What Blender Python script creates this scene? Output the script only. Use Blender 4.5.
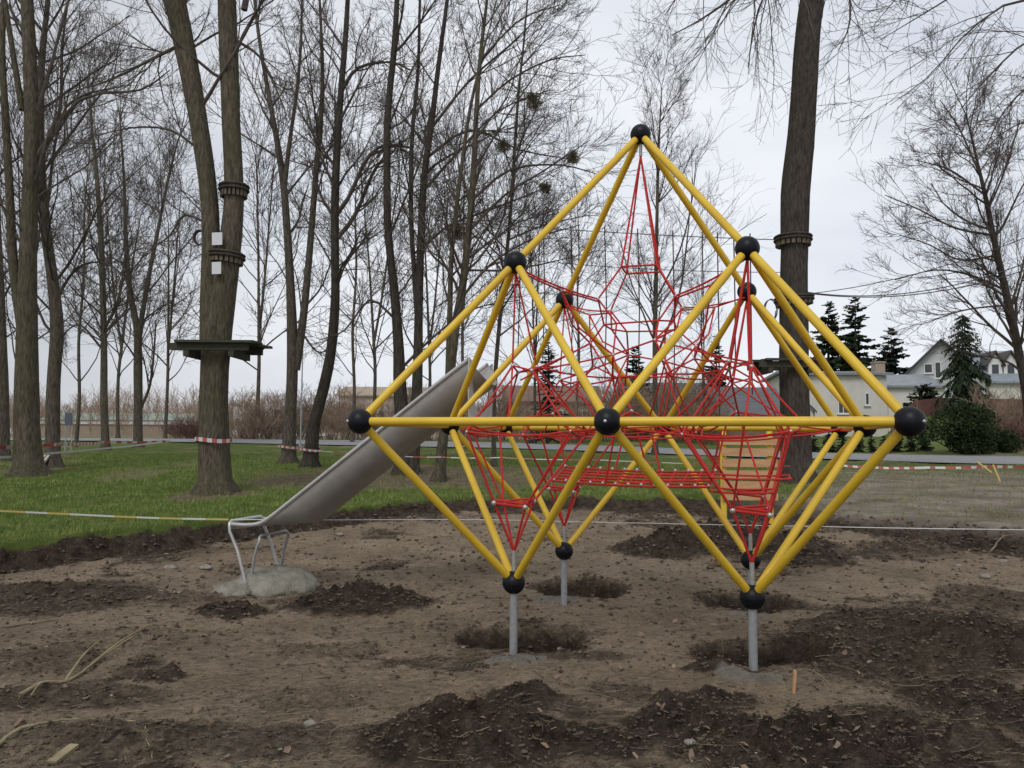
import bpy, math, random
import numpy as np
from mathutils import Matrix, Vector

# ------------------------------------------------------------------ clean
for o in list(bpy.data.objects): bpy.data.objects.remove(o)
S = bpy.context.scene
C = S.collection
rng = np.random.default_rng(7)
R_ = math.radians

# ------------------------------------------------------------------ camera
EYE = np.array([0.0, 0.0, 1.6]); F0 = 783.747; PIT = .067; ROL = .006
fw = np.array([0, math.cos(PIT), math.sin(PIT)]); rr = np.array([1., 0, 0]); uu = np.cross(rr, fw)
cr = rr*math.cos(ROL) + uu*math.sin(ROL); cu = -rr*math.sin(ROL) + uu*math.cos(ROL)
cd = bpy.data.cameras.new('camera'); cam = bpy.data.objects.new('camera', cd); C.objects.link(cam)
cd.sensor_width = 36; cd.lens = 36*F0/1024; cd.clip_start = .05; cd.clip_end = 5000
cam.matrix_world = Matrix(((cr[0], cu[0], -fw[0], EYE[0]), (cr[1], cu[1], -fw[1], EYE[1]), (cr[2], cu[2], -fw[2], EYE[2]), (0, 0, 0, 1)))
S.camera = cam

# ------------------------------------------------------------------ world + sun (overcast)
W = bpy.data.worlds.new('World'); S.world = W; W.use_nodes = True
nt = W.node_tree; N = nt.nodes; L = nt.links; N.clear()
out = N.new('ShaderNodeOutputWorld'); bg = N.new('ShaderNodeBackground'); bg.inputs['Strength'].default_value = .1
sky = N.new('ShaderNodeTexSky'); sky.sky_type = 'NISHITA'; sky.sun_disc = False
sky.sun_elevation = R_(48); sky.sun_rotation = R_(200); sky.dust_density = 3
tc = N.new('ShaderNodeTexCoord'); mp = N.new('ShaderNodeMapping'); mp.inputs['Scale'].default_value = (1, 1, 3.2)
L.new(tc.outputs['Generated'], mp.inputs['Vector'])
cn = N.new('ShaderNodeTexNoise'); cn.inputs['Scale'].default_value = 2.1; cn.inputs['Detail'].default_value = 5; cn.inputs['Roughness'].default_value = .5
L.new(mp.outputs['Vector'], cn.inputs['Vector'])
ramp = N.new('ShaderNodeValToRGB'); ramp.color_ramp.elements[0].position = .3; ramp.color_ramp.elements[1].position = .66
ramp.color_ramp.elements[0].color = (.60, .635, .705, 1); ramp.color_ramp.elements[1].color = (.80, .815, .85, 1)
L.new(cn.outputs['Fac'], ramp.inputs['Fac'])
mul = N.new('ShaderNodeVectorMath'); mul.operation = 'SCALE'; mul.inputs['Scale'].default_value = 9.6
L.new(ramp.outputs['Color'], mul.inputs[0])
dt = N.new('ShaderNodeVectorMath'); dt.operation = 'DOT_PRODUCT'; dt.inputs[1].default_value = (.24, .94, .24)
L.new(tc.outputs['Generated'], dt.inputs[0])
mr = N.new('ShaderNodeMapRange'); mr.interpolation_type = 'SMOOTHSTEP'; mr.inputs[1].default_value = .62; mr.inputs[2].default_value = .99; mr.inputs[3].default_value = 6.8; mr.inputs[4].default_value = 10.0
L.new(dt.outputs['Value'], mr.inputs['Value']); L.new(mr.outputs[0], mul.inputs['Scale'])
mx = N.new('ShaderNodeMixRGB'); mx.inputs['Fac'].default_value = .93
L.new(sky.outputs['Color'], mx.inputs['Color1']); L.new(mul.outputs['Vector'], mx.inputs['Color2'])
L.new(mx.outputs['Color'], bg.inputs['Color']); L.new(bg.outputs['Background'], out.inputs['Surface'])
sd = bpy.data.lights.new('sun', 'SUN'); sd.energy = 1.0; sd.angle = R_(25); sd.color = (1, .97, .92)
sun = bpy.data.objects.new('sun', sd); C.objects.link(sun)
# sun stands behind the camera, a little to the left
el, az = R_(48), R_(200)
sv = Vector((math.sin(az)*math.cos(el), math.cos(az)*math.cos(el), math.sin(el)))
sun.rotation_euler = sv.to_track_quat('Z', 'Y').to_euler()
S.view_settings.view_transform = 'Standard'; S.view_settings.look = 'None'
S.view_settings.exposure = .28; S.view_settings.gamma = 1; S.view_settings.use_curve_mapping = False
S.render.engine = 'CYCLES'

# ------------------------------------------------------------------ noise + terrain
_lat = np.random.default_rng(3).random((256, 256))
def vn(x, y):
    x = np.asarray(x, float); y = np.asarray(y, float)
    xi = np.floor(x).astype(int); yi = np.floor(y).astype(int); fx = x-xi; fy = y-yi
    fx = fx*fx*(3-2*fx); fy = fy*fy*(3-2*fy)
    g = lambda i, j: _lat[i & 255, j & 255]
    return (g(xi, yi)*(1-fx)+g(xi+1, yi)*fx)*(1-fy)+(g(xi, yi+1)*(1-fx)+g(xi+1, yi+1)*fx)*fy
def fbm(x, y, sc, oct=4, gain=.5):
    t = 0; a = 1; n = 0
    for k in range(oct):
        t = t+a*(vn(x*sc+17.3*k, y*sc-9.1*k)-.5); n += a; a *= gain; sc *= 2.03
    return t/n*2
def sstep(t): t = np.clip(t, 0, 1); return t*t*(3-2*t)
LAWN_L = ([0, 9, 11.3, 15, 20, 25, 35, 43, 60, 120, 1000], [.28, .30, .42, .5, .75, .95, 1.08, 1.31, 1.33, 1.35, 1.35])
LAWN_R = ([0, 11, 13, 17, 24, 32, 38, 50, 60, 120, 1000], [.25, .29, .38, .68, .74, .92, 1.1, 1.6, 1.9, 2.4, 2.4])
LAWN_Q = ([0, 11, 13, 17, 24, 32, 38, 52, 70, 120, 1000], [.25, .29, .38, .66, .73, .92, 1.4, 3.2, 3.7, 4.0, 4.0])
EDGE = ([-40, -14, -9, -6.1, -3.9, -1.3, .3, 2.4, 5.0, 5.8, 7.2, 10, 40], [6, 7.3, 8.1, 8.9, 11.0, 14, 14.4, 14.3, 13.2, 11.6, 10.9, 10.2, 9])
def edge_t(x, y):
    ye = np.interp(x, *EDGE) + .35*fbm(x, 0*y+5, .9, 3) + .10*fbm(x, y, 3, 2)
    wd = .36+1.0*sstep((x-1.5)/3)*(1-sstep((x-6)/2))
    return (y-ye)/wd
def lawn_z(x, y):
    a = x/np.maximum(y, 1.)
    t = sstep((a+.1)/.4); q = sstep((a-.475)/.05)
    r = np.interp(y, *LAWN_R)*(1-q)+np.interp(y, *LAWN_Q)*q
    return np.interp(y, *LAWN_L)*(1-t)+r*t
def base_z(x, y):
    x = np.asarray(x, float); y = np.asarray(y, float)
    fl = .055*np.maximum(0, y-9.)
    e = sstep(edge_t(x, y))
    return np.minimum(fl, .6)*(1-e)+lawn_z(x, y)*e
def ray(px, py):
    d = fw+cr*(px-512)/F0+cu*(384-py)/F0
    return d/d[1]
def at(px, py, Y): return EYE+ray(px, py)*Y           # point at distance Y seen at that pixel
def ground_at(px, py, zf=None):
    d = ray(px, py); Y = np.concatenate([np.arange(1.5, 30, .02), np.arange(30, 200, .2)])
    p = EYE+d*Y[:, None]; z = (zf or base_z)(p[:, 0], p[:, 1])
    k = np.argmax(p[:, 2] <= z)
    return p[k]
# mounds and holes: pixel, half width (px across), depth radius m, height m, darkness, roughness
MOUNDS = []
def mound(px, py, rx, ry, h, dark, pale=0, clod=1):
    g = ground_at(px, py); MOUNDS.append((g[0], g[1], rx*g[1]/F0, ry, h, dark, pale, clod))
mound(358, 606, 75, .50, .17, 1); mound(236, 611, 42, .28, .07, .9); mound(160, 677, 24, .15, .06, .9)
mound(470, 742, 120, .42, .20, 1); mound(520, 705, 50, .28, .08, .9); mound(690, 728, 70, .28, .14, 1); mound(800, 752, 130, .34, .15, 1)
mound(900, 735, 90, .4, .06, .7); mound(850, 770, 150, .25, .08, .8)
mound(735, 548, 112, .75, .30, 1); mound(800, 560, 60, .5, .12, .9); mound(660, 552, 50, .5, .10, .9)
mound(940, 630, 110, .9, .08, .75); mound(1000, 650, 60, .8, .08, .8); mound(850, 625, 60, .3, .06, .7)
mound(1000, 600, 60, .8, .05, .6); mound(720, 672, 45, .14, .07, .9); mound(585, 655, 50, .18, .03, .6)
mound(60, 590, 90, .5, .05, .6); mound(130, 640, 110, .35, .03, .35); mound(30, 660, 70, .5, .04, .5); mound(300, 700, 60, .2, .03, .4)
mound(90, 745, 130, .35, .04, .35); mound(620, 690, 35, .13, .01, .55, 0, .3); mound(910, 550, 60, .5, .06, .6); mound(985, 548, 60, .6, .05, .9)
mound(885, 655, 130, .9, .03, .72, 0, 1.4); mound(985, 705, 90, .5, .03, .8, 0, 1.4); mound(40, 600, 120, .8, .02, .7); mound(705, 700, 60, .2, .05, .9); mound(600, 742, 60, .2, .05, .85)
mound(190, 742, 170, .28, .02, .6); mound(60, 700, 110, .3, .02, .6); mound(960, 750, 90, .25, .03, .7); mound(330, 650, 60, .25, .02, .45); mound(180, 600, 60, .4, .02, .5)  # lower left: damp soil, with some lens corner darkening painted into the colour
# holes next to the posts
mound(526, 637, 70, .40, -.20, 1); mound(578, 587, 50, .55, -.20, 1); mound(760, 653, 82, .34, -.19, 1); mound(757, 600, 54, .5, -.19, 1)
# pale concrete at the foot of each post, and the slide footing spill
mound(512, 662, 44, .15, .05, 0, .85, .4); mound(560, 601, 34, .2, .04, 0, .8, .4); mound(752, 679, 45, .14, .05, 0, .75, .4); mound(750, 613, 30, .15, .04, 0, .7, .4)
mound(275, 583, 55, .4, .02, 0, .5, .4)
MOUNDS = np.array(MOUNDS)
TRUNKS = [(ground_at(px, py), r) for px, py, r in ((215, 495, .95), (30, 470, 1.1), (54, 456, .9), (288, 451, .8), (309, 456, .8), (404, 468, 1.0), (438, 476, .8), (797, 476, 1.0))]
def detail(x, y):
    e = sstep(edge_t(x, y)); pit = 1-e
    dz = np.zeros_like(x); dark = np.zeros_like(x); pale = np.zeros_like(x)
    near = (y < 20) & (np.abs(x) < 14)
    xn, yn = x[near], y[near]
    clod = fbm(xn, yn, 6, 4, .6); clod2 = np.abs(fbm(xn+40, yn, 9, 3, .6))
    D = np.zeros_like(xn); Z = np.zeros_like(xn); Pl = np.zeros_like(xn)
    wx = xn+.14*fbm(xn+9, yn, 3.0, 4, .6); wy = yn+.14*fbm(xn-9, yn+4, 3.0, 4, .6)
    for (mx_, my, rx, ry, h, dk, pl, cl) in MOUNDS:
        q = np.sqrt(((wx-mx_)/rx)**2+((wy-my)/ry)**2)
        w = sstep((1.15-q)/.9) if h > 0 else sstep((1.0-q)/.28)
        h = h*.78 if h > 0 else h*1.75
        Z += h*w*(1+.55*clod*cl)+(.075*cl*w*dk*(clod+1.3*clod2) if dk else 0)
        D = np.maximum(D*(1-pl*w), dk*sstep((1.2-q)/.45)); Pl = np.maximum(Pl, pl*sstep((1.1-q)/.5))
    # trodden soil: ripples, ruts, footprints
    pn = pit[near]
    Z += pn*(.035*fbm(xn, yn, 1.1, 3)+.022*fbm(xn*.7, yn*1.5, 5, 4, .6)+.020*fbm(xn, yn, 13, 3, .6)*(.4+vn(xn*1.1, yn*1.1)))
    # cut bank: rough, dark, undercut
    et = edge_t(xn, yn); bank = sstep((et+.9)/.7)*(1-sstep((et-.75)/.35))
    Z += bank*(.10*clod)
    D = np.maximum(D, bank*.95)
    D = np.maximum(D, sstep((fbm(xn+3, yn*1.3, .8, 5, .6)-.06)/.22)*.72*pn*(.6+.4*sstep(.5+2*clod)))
    dz[near] = Z; dark[near] = D; pale[near] = Pl
    lawnn = e*(1-sstep((y-30)/30)); dz += lawnn*(.05*fbm(x, y, .7, 3)+.02*fbm(x, y, 5, 2))
    # grass cover
    a = x/np.maximum(y, 1)
    mud = sstep((a-.26)/.16+.5*fbm(x, y, .5, 3))*(1-.6*sstep((y-18)/8))
    leafy_shade = sstep((fbm(x+60, y+11, .28, 3)+.35)/.5)*sstep((a+.37)/.06)*(1-sstep((a-.02)/.1))*sstep((y-15)/1.5)*(1-sstep((y-20)/2))
    bare = sstep((fbm(x-20, y, .45, 4)-.2)/.25)*.5
    g = sstep((edge_t(x, y)-.6)/.3)*(1-np.clip(mud*.8, 0, 1)*(1-sstep((y-34)/4)))*(1-.8*leafy_shade)*(1-bare)
    for (tb, tr) in TRUNKS:
        rr_ = np.hypot(x-tb[0], y-tb[1])/tr+.5*fbm(x, y, 2.2, 3); w_ = sstep((1.1-rr_)/.5); g = g*(1-.85*w_); leafy_shade = np.maximum(leafy_shade, .8*w_)  # brown leaf ring round each trunk foot, contact shade put into the colour
    # dry field beyond the road
    dry = sstep((y-50)/8)*(1-sstep((a-.1)/.2))
    return dz, dark*(1-sstep((y-22)/4)), pale, g, np.clip(leafy_shade*e+dry*.8, 0, 1), np.clip(mud, 0, 1)*e
def full_z(x, y):
    x = np.atleast_1d(np.asarray(x, float)); y = np.atleast_1d(np.asarray(y, float))
    return base_z(x, y)+detail(x, y)[0]
def gz(x, y): return float(full_z(x, y)[0])
def ground_px(px, py): 
    g = ground_at(px, py); g = g.copy(); g[2] = gz(g[0], g[1]); return g

# ------------------------------------------------------------------ materials
def mat(name, col, col2=None, sc=8., rough=.7, metal=0., bump=0., bsc=40., stretch=(1, 1, 1), detail=5, coat=0, spec=.5):
    m = bpy.data.materials.new(name); m.use_nodes = True
    nt = m.node_tree; b = nt.nodes['Principled BSDF']
    b.inputs['Roughness'].default_value = rough; b.inputs['Metallic'].default_value = metal
    b.inputs['Specular IOR Level'].default_value = spec; b.inputs['Coat Weight'].default_value = coat
    b.inputs['Base Color'].default_value = (*col, 1)
    tc = nt.nodes.new('ShaderNodeTexCoord'); mp = nt.nodes.new('ShaderNodeMapping'); mp.inputs['Scale'].default_value = stretch
    nt.links.new(tc.outputs['Object'], mp.inputs['Vector'])
    if col2:
        n = nt.nodes.new('ShaderNodeTexNoise'); n.inputs['Scale'].default_value = sc; n.inputs['Detail'].default_value = detail; n.inputs['Roughness'].default_value = .6
        nt.links.new(mp.outputs['Vector'], n.inputs['Vector'])
        r = nt.nodes.new('ShaderNodeValToRGB'); r.color_ramp.elements[0].position = .36; r.color_ramp.elements[1].position = .64
        r.color_ramp.elements[0].color = (*col, 1); r.color_ramp.elements[1].color = (*col2, 1)
        nt.links.new(n.outputs['Fac'], r.inputs['Fac']); nt.links.new(r.outputs['Color'], b.inputs['Base Color'])
    if bump:
        n = nt.nodes.new('ShaderNodeTexNoise'); n.inputs['Scale'].default_value = bsc; n.inputs['Detail'].default_value = 6
        nt.links.new(mp.outputs['Vector'], n.inputs['Vector'])
        bp = nt.nodes.new('ShaderNodeBump'); bp.inputs['Strength'].default_value = bump; bp.inputs['Distance'].default_value = .02
        nt.links.new(n.outputs['Fac'], bp.inputs['Height']); nt.links.new(bp.outputs['Normal'], b.inputs['Normal'])
    return m
def bark(name, a, b_, green=.0):
    m = mat(name, a, b_, 26, .9, 0, 1.0, 38, (1, 1, .2), 9, spec=.2)
    if green:
        nt = m.node_tree; b = nt.nodes['Principled BSDF']; src = b.inputs['Base Color'].links[0].from_socket
        n = nt.nodes.new('ShaderNodeTexNoise'); n.inputs['Scale'].default_value = 1.3; n.inputs['Detail'].default_value = 6
        tc = nt.nodes.new('ShaderNodeTexCoord'); nt.links.new(tc.outputs['Object'], n.inputs['Vector'])
        r = nt.nodes.new('ShaderNodeMapRange'); r.inputs[1].default_value = .4; r.inputs[2].default_value = .65; r.inputs[4].default_value = green
        nt.links.new(n.outputs['Fac'], r.inputs['Value'])
        x = nt.nodes.new('ShaderNodeMixRGB'); x.inputs['Color2'].default_value = (.062, .066, .026, 1)
        nt.links.new(r.outputs[0], x.inputs['Fac']); nt.links.new(src, x.inputs['Color1']); nt.links.new(x.outputs['Color'], b.inputs['Base Color'])
    return m
M = {}
M['yellow'] = mat('yellow_powder_coat', (.70, .455, .028), (.80, .545, .042), 3, .38, 0, .05, 90)
M['ball'] = mat('dark_rubber', (.004, .005, .008), (.008, .009, .014), 30, .42, spec=.25)
M['galv'] = mat('galvanised_steel', (.36, .38, .40), (.47, .49, .51), 25, .45, .5)
M['steel'] = mat('brushed_steel', (.37, .36, .34), (.42, .41, .39), 9, .48, .55, .06, 160, (1, 1, 1))
M['steel_light'] = mat('pale_steel', (.5, .5, .49), (.62, .62, .61), 8, .4, .5)
M['rope'] = mat('red_rope', (.66, .040, .028), (.50, .026, .022), 60, .75, 0, .4, 220)
M['rope_dark'] = mat('dark_rope', (.05, .03, .03), (.09, .05, .045), 60, .85)
M['clamp'] = mat('alloy_clamp', (.55, .55, .56), None, 1, .35, .6)
M['bolt'] = mat('bolt_head', (.45, .46, .48), None, 1, .3, .8)
M['bark'] = bark('grey_bark', (.058, .048, .039), (.165, .140, .115), .3)
M['bark_green'] = bark('mossy_bark', (.052, .043, .031), (.150, .127, .094), .4)
M['bark_dark'] = bark('dark_bark', (.034, .028, .024), (.090, .076, .065), .15)
M['twig'] = mat('twig', (.070, .058, .050), (.125, .104, .089), 3, .9, spec=.2)
M['twig_brown'] = mat('brown_twig', (.25, .18, .135), (.36, .27, .205), 2, .9, spec=.2)
M['twig_red'] = mat('reddish_twig', (.15, .085, .072), (.22, .13, .11), 2, .9, spec=.2)
M['needle'] = mat('needles', (.016, .030, .014), (.035, .055, .024), 3, .8, spec=.25)
M['needle_blue'] = mat('bluish_needles', (.020, .032, .024), (.038, .056, .042), 3, .8, spec=.25)
M['hedge'] = mat('hedge_leaf', (.018, .034, .012), (.045, .065, .020), 4, .7, spec=.25)
M['ivy'] = mat('mistletoe_leaf', (.13, .115, .06), (.18, .16, .09), 6, .8)
M['blade'] = mat('grass_blade', (.110, .195, .032), (.270, .315, .085), 4, .6, spec=.25)
M['dryblade'] = mat('dry_grass', (.24, .19, .10), (.33, .27, .155), 1.5, .8, spec=.2)
M['soil'] = mat('clod_soil', (.060, .046, .034), (.15, .115, .086), 6, .95, 0, .6, 50, spec=.15)
M['leaf'] = mat('dead_leaf', (.17, .12, .085), (.31, .23, .17), 4, .8, spec=.2)
M['straw'] = mat('dead_twig', (.17, .135, .090), (.30, .245, .17), 5, .85, spec=.2)
M['stick'] = mat('branch_wood', (.24, .20, .115), (.36, .30, .19), 6, .85, spec=.2)
M['plank'] = mat('weathered_plank', (.040, .041, .028), (.075, .074, .052), 12, .9, 0, .5, 40, (1, 8, 8))
M['slat'] = mat('slat_wood', (.07, .056, .04), (.17, .14, .10), 9, .85)
M['slatdark'] = mat('dark_slat', (.030, .025, .020), (.06, .05, .04), 9, .85)
M['pale_board'] = mat('pale_pine', (.54, .30, .14), (.66, .40, .21), 3, .7, 0, .2, 60, (1, 1, 9))
M['paper'] = mat('white_paper', (.72, .73, .76), (.64, .66, .70), 25, .8)
M['white_tape'] = mat('white_tape', (.62, .61, .59), None, 1, .4)
M['red_tape'] = mat('red_tape', (.46, .10, .095), None, 1, .4)
M['yellow_tape'] = mat('yellow_tape', (.55, .41, .12), None, 1, .4)
M['concrete'] = mat('fresh_concrete', (.20, .19, .158), (.31, .295, .25), 7, .95, 0, .9, 30, spec=.2)
M['stone'] = mat('pebble', (.20, .18, .155), (.33, .30, .26), 20, .85)
M['brickbit'] = mat('brick_bit', (.42, .24, .17), (.52, .32, .24), 20, .85)
M['asphalt'] = mat('asphalt', (.23, .23, .235), (.30, .30, .305), 2, .85, 0, .2, 80)
M['wall_white'] = mat('white_render', (.62, .60, .555), (.70, .68, .64), 1.2, .85)
M['wall_grey'] = mat('pale_grey_render', (.50, .52, .53), (.58, .60, .60), 1.2, .85)
M['wall_beige'] = mat('beige_render', (.36, .29, .225), (.42, .345, .27), 1, .9)
M['wall_pink'] = mat('pinkish_render', (.46, .385, .35), (.53, .45, .41), 1, .9)
M['brickwall'] = mat('brown_brick', (.20, .125, .092), (.27, .18, .14), 6, .9)
M['roof_grey'] = mat('grey_roof', (.20, .215, .24), (.28, .295, .32), 2, .5)
M['roof_slate'] = mat('ribbed_slate', (.075, .082, .09), (.16, .17, .18), 7, .6, 0, .3, 20, (.2, 1, 6))
M['roof_dark'] = mat('dark_roof', (.055, .058, .068), (.09, .093, .105), 2, .6)
M['roof_blue'] = mat('bluish_roof', (.24, .275, .32), (.30, .335, .38), 2, .5)
M['roof_brown'] = mat('brown_roof', (.17, .10, .075), (.22, .135, .10), 2, .7)
M['roof_green'] = mat('pale_green_sheet', (.28, .35, .28), (.35, .42, .35), 1, .7)
M['trim'] = mat('white_trim', (.74, .74, .73), None, 1, .6)
M['trim_dark'] = mat('dark_trim', (.05, .035, .032), None, 1, .6)
M['glass'] = mat('window_glass', (.035, .042, .052), None, 1, .08, 0, spec=.8)
M['fence_red'] = mat('rust_brown_panel', (.155, .072, .058), (.205, .10, .08), 1.5, .85)
M['sign'] = mat('slate_blue_board', (.09, .115, .15), None, 1, .6)
M['cable'] = mat('steel_cable', (.06, .06, .062), None, 1, .6)
M['cutwood'] = mat('pale_cut_wood', (.58, .53, .44), (.70, .66, .57), 8, .8)

# ground
def ground_mat():
    m = bpy.data.materials.new('soil_and_turf'); m.use_nodes = True; nt = m.node_tree; b = nt.nodes['Principled BSDF']
    b.inputs['Roughness'].default_value = .95; b.inputs['Specular IOR Level'].default_value = .15
    tc = nt.nodes.new('ShaderNodeTexCoord')
    def noise(sc, det=6, ro=.6, st=(1, 1, 1)):
        mp = nt.nodes.new('ShaderNodeMapping'); mp.inputs['Scale'].default_value = st
        nt.links.new(tc.outputs['Object'], mp.inputs['Vector'])
        n = nt.nodes.new('ShaderNodeTexNoise'); n.inputs['Scale'].default_value = sc; n.inputs['Detail'].default_value = det; n.inputs['Roughness'].default_value = ro
        nt.links.new(mp.outputs['Vector'], n.inputs['Vector']); return n.outputs['Fac']
    def ramp(f, c0, c1, p0=.35, p1=.65):
        r = nt.nodes.new('ShaderNodeValToRGB'); r.color_ramp.elements[0].position = p0; r.color_ramp.elements[1].position = p1
        r.color_ramp.elements[0].color = (*c0, 1); r.color_ramp.elements[1].color = (*c1, 1); nt.links.new(f, r.inputs['Fac']); return r.outputs['Color']
    def mix(f, a, c, mode='MIX'):
        x = nt.nodes.new('ShaderNodeMixRGB'); x.blend_type = mode
        if isinstance(f, float): x.inputs['Fac'].default_value = f
        else: nt.links.new(f, x.inputs['Fac'])
        nt.links.new(a, x.inputs['Color1']); nt.links.new(c, x.inputs['Color2']); return x.outputs['Color']
    def attr(n):
        a = nt.nodes.new('ShaderNodeAttribute'); a.attribute_name = n; return a.outputs['Fac']
    def soften(f, sc, amt):                       # break the mask edge up with noise
        n = noise(sc, 5); s = nt.nodes.new('ShaderNodeMath'); s.operation = 'MULTIPLY_ADD'; s.inputs[1].default_value = amt; s.inputs[2].default_value = -amt/2
        nt.links.new(n, s.inputs[0]); q = nt.nodes.new('ShaderNodeMath'); q.operation = 'ADD'; nt.links.new(f, q.inputs[0]); nt.links.new(s.outputs[0], q.inputs[1])
        r = nt.nodes.new('ShaderNodeMapRange'); r.inputs[1].default_value = .25; r.inputs[2].default_value = .75; nt.links.new(q.outputs[0], r.inputs['Value']); return r.outputs[0]
    soil = ramp(noise(.9, 9, .7), (.280, .216, .150), (.50, .396, .290))
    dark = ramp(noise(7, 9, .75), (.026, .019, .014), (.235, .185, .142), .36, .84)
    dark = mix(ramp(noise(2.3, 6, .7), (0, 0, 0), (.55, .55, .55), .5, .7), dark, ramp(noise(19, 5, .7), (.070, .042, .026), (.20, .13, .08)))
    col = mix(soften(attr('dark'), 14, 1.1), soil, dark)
    col = mix(.72, col, ramp(noise(30, 8, .75, (.6, 1.4, 1)), (.14, .135, .13), (.88, .87, .85), .3, .70), 'OVERLAY')
    col = mix(.45, col, ramp(noise(120, 4, .75), (.12, .12, .12), (.9, .9, .9), .3, .7), 'OVERLAY')
    pale = ramp(noise(16, 6, .7), (.26, .24, .20), (.44, .415, .36))
    col = mix(soften(attr('pale'), 12, .8), col, pale)
    mud = ramp(noise(1.4, 7, .65, (.6, 1.3, 1)), (.24, .195, .150), (.52, .44, .37))
    col = mix(attr('mud'), col, mud)
    grass = ramp(noise(2.4, 7, .65), (.085, .150, .026), (.215, .250, .072))
    col = mix(soften(attr('grass'), 9, .9), col, grass)
    leafy_shade = ramp(noise(5, 8, .7), (.19, .15, .10), (.28, .23, .155))
    col = mix(attr('leafy_shade'), col, leafy_shade)
    nt.links.new(col, b.inputs['Base Color'])
    add = nt.nodes.new('ShaderNodeMath'); add.operation = 'ADD'
    nt.links.new(noise(38, 8, .7), add.inputs[0]); nt.links.new(noise(120, 4, .7), add.inputs[1])
    bp = nt.nodes.new('ShaderNodeBump'); bp.inputs['Strength'].default_value = 1.0; bp.inputs['Distance'].default_value = .045
    nt.links.new(add.outputs[0], bp.inputs['Height']); nt.links.new(bp.outputs['Normal'], b.inputs['Normal'])
    return m
M['ground'] = ground_mat()

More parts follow.
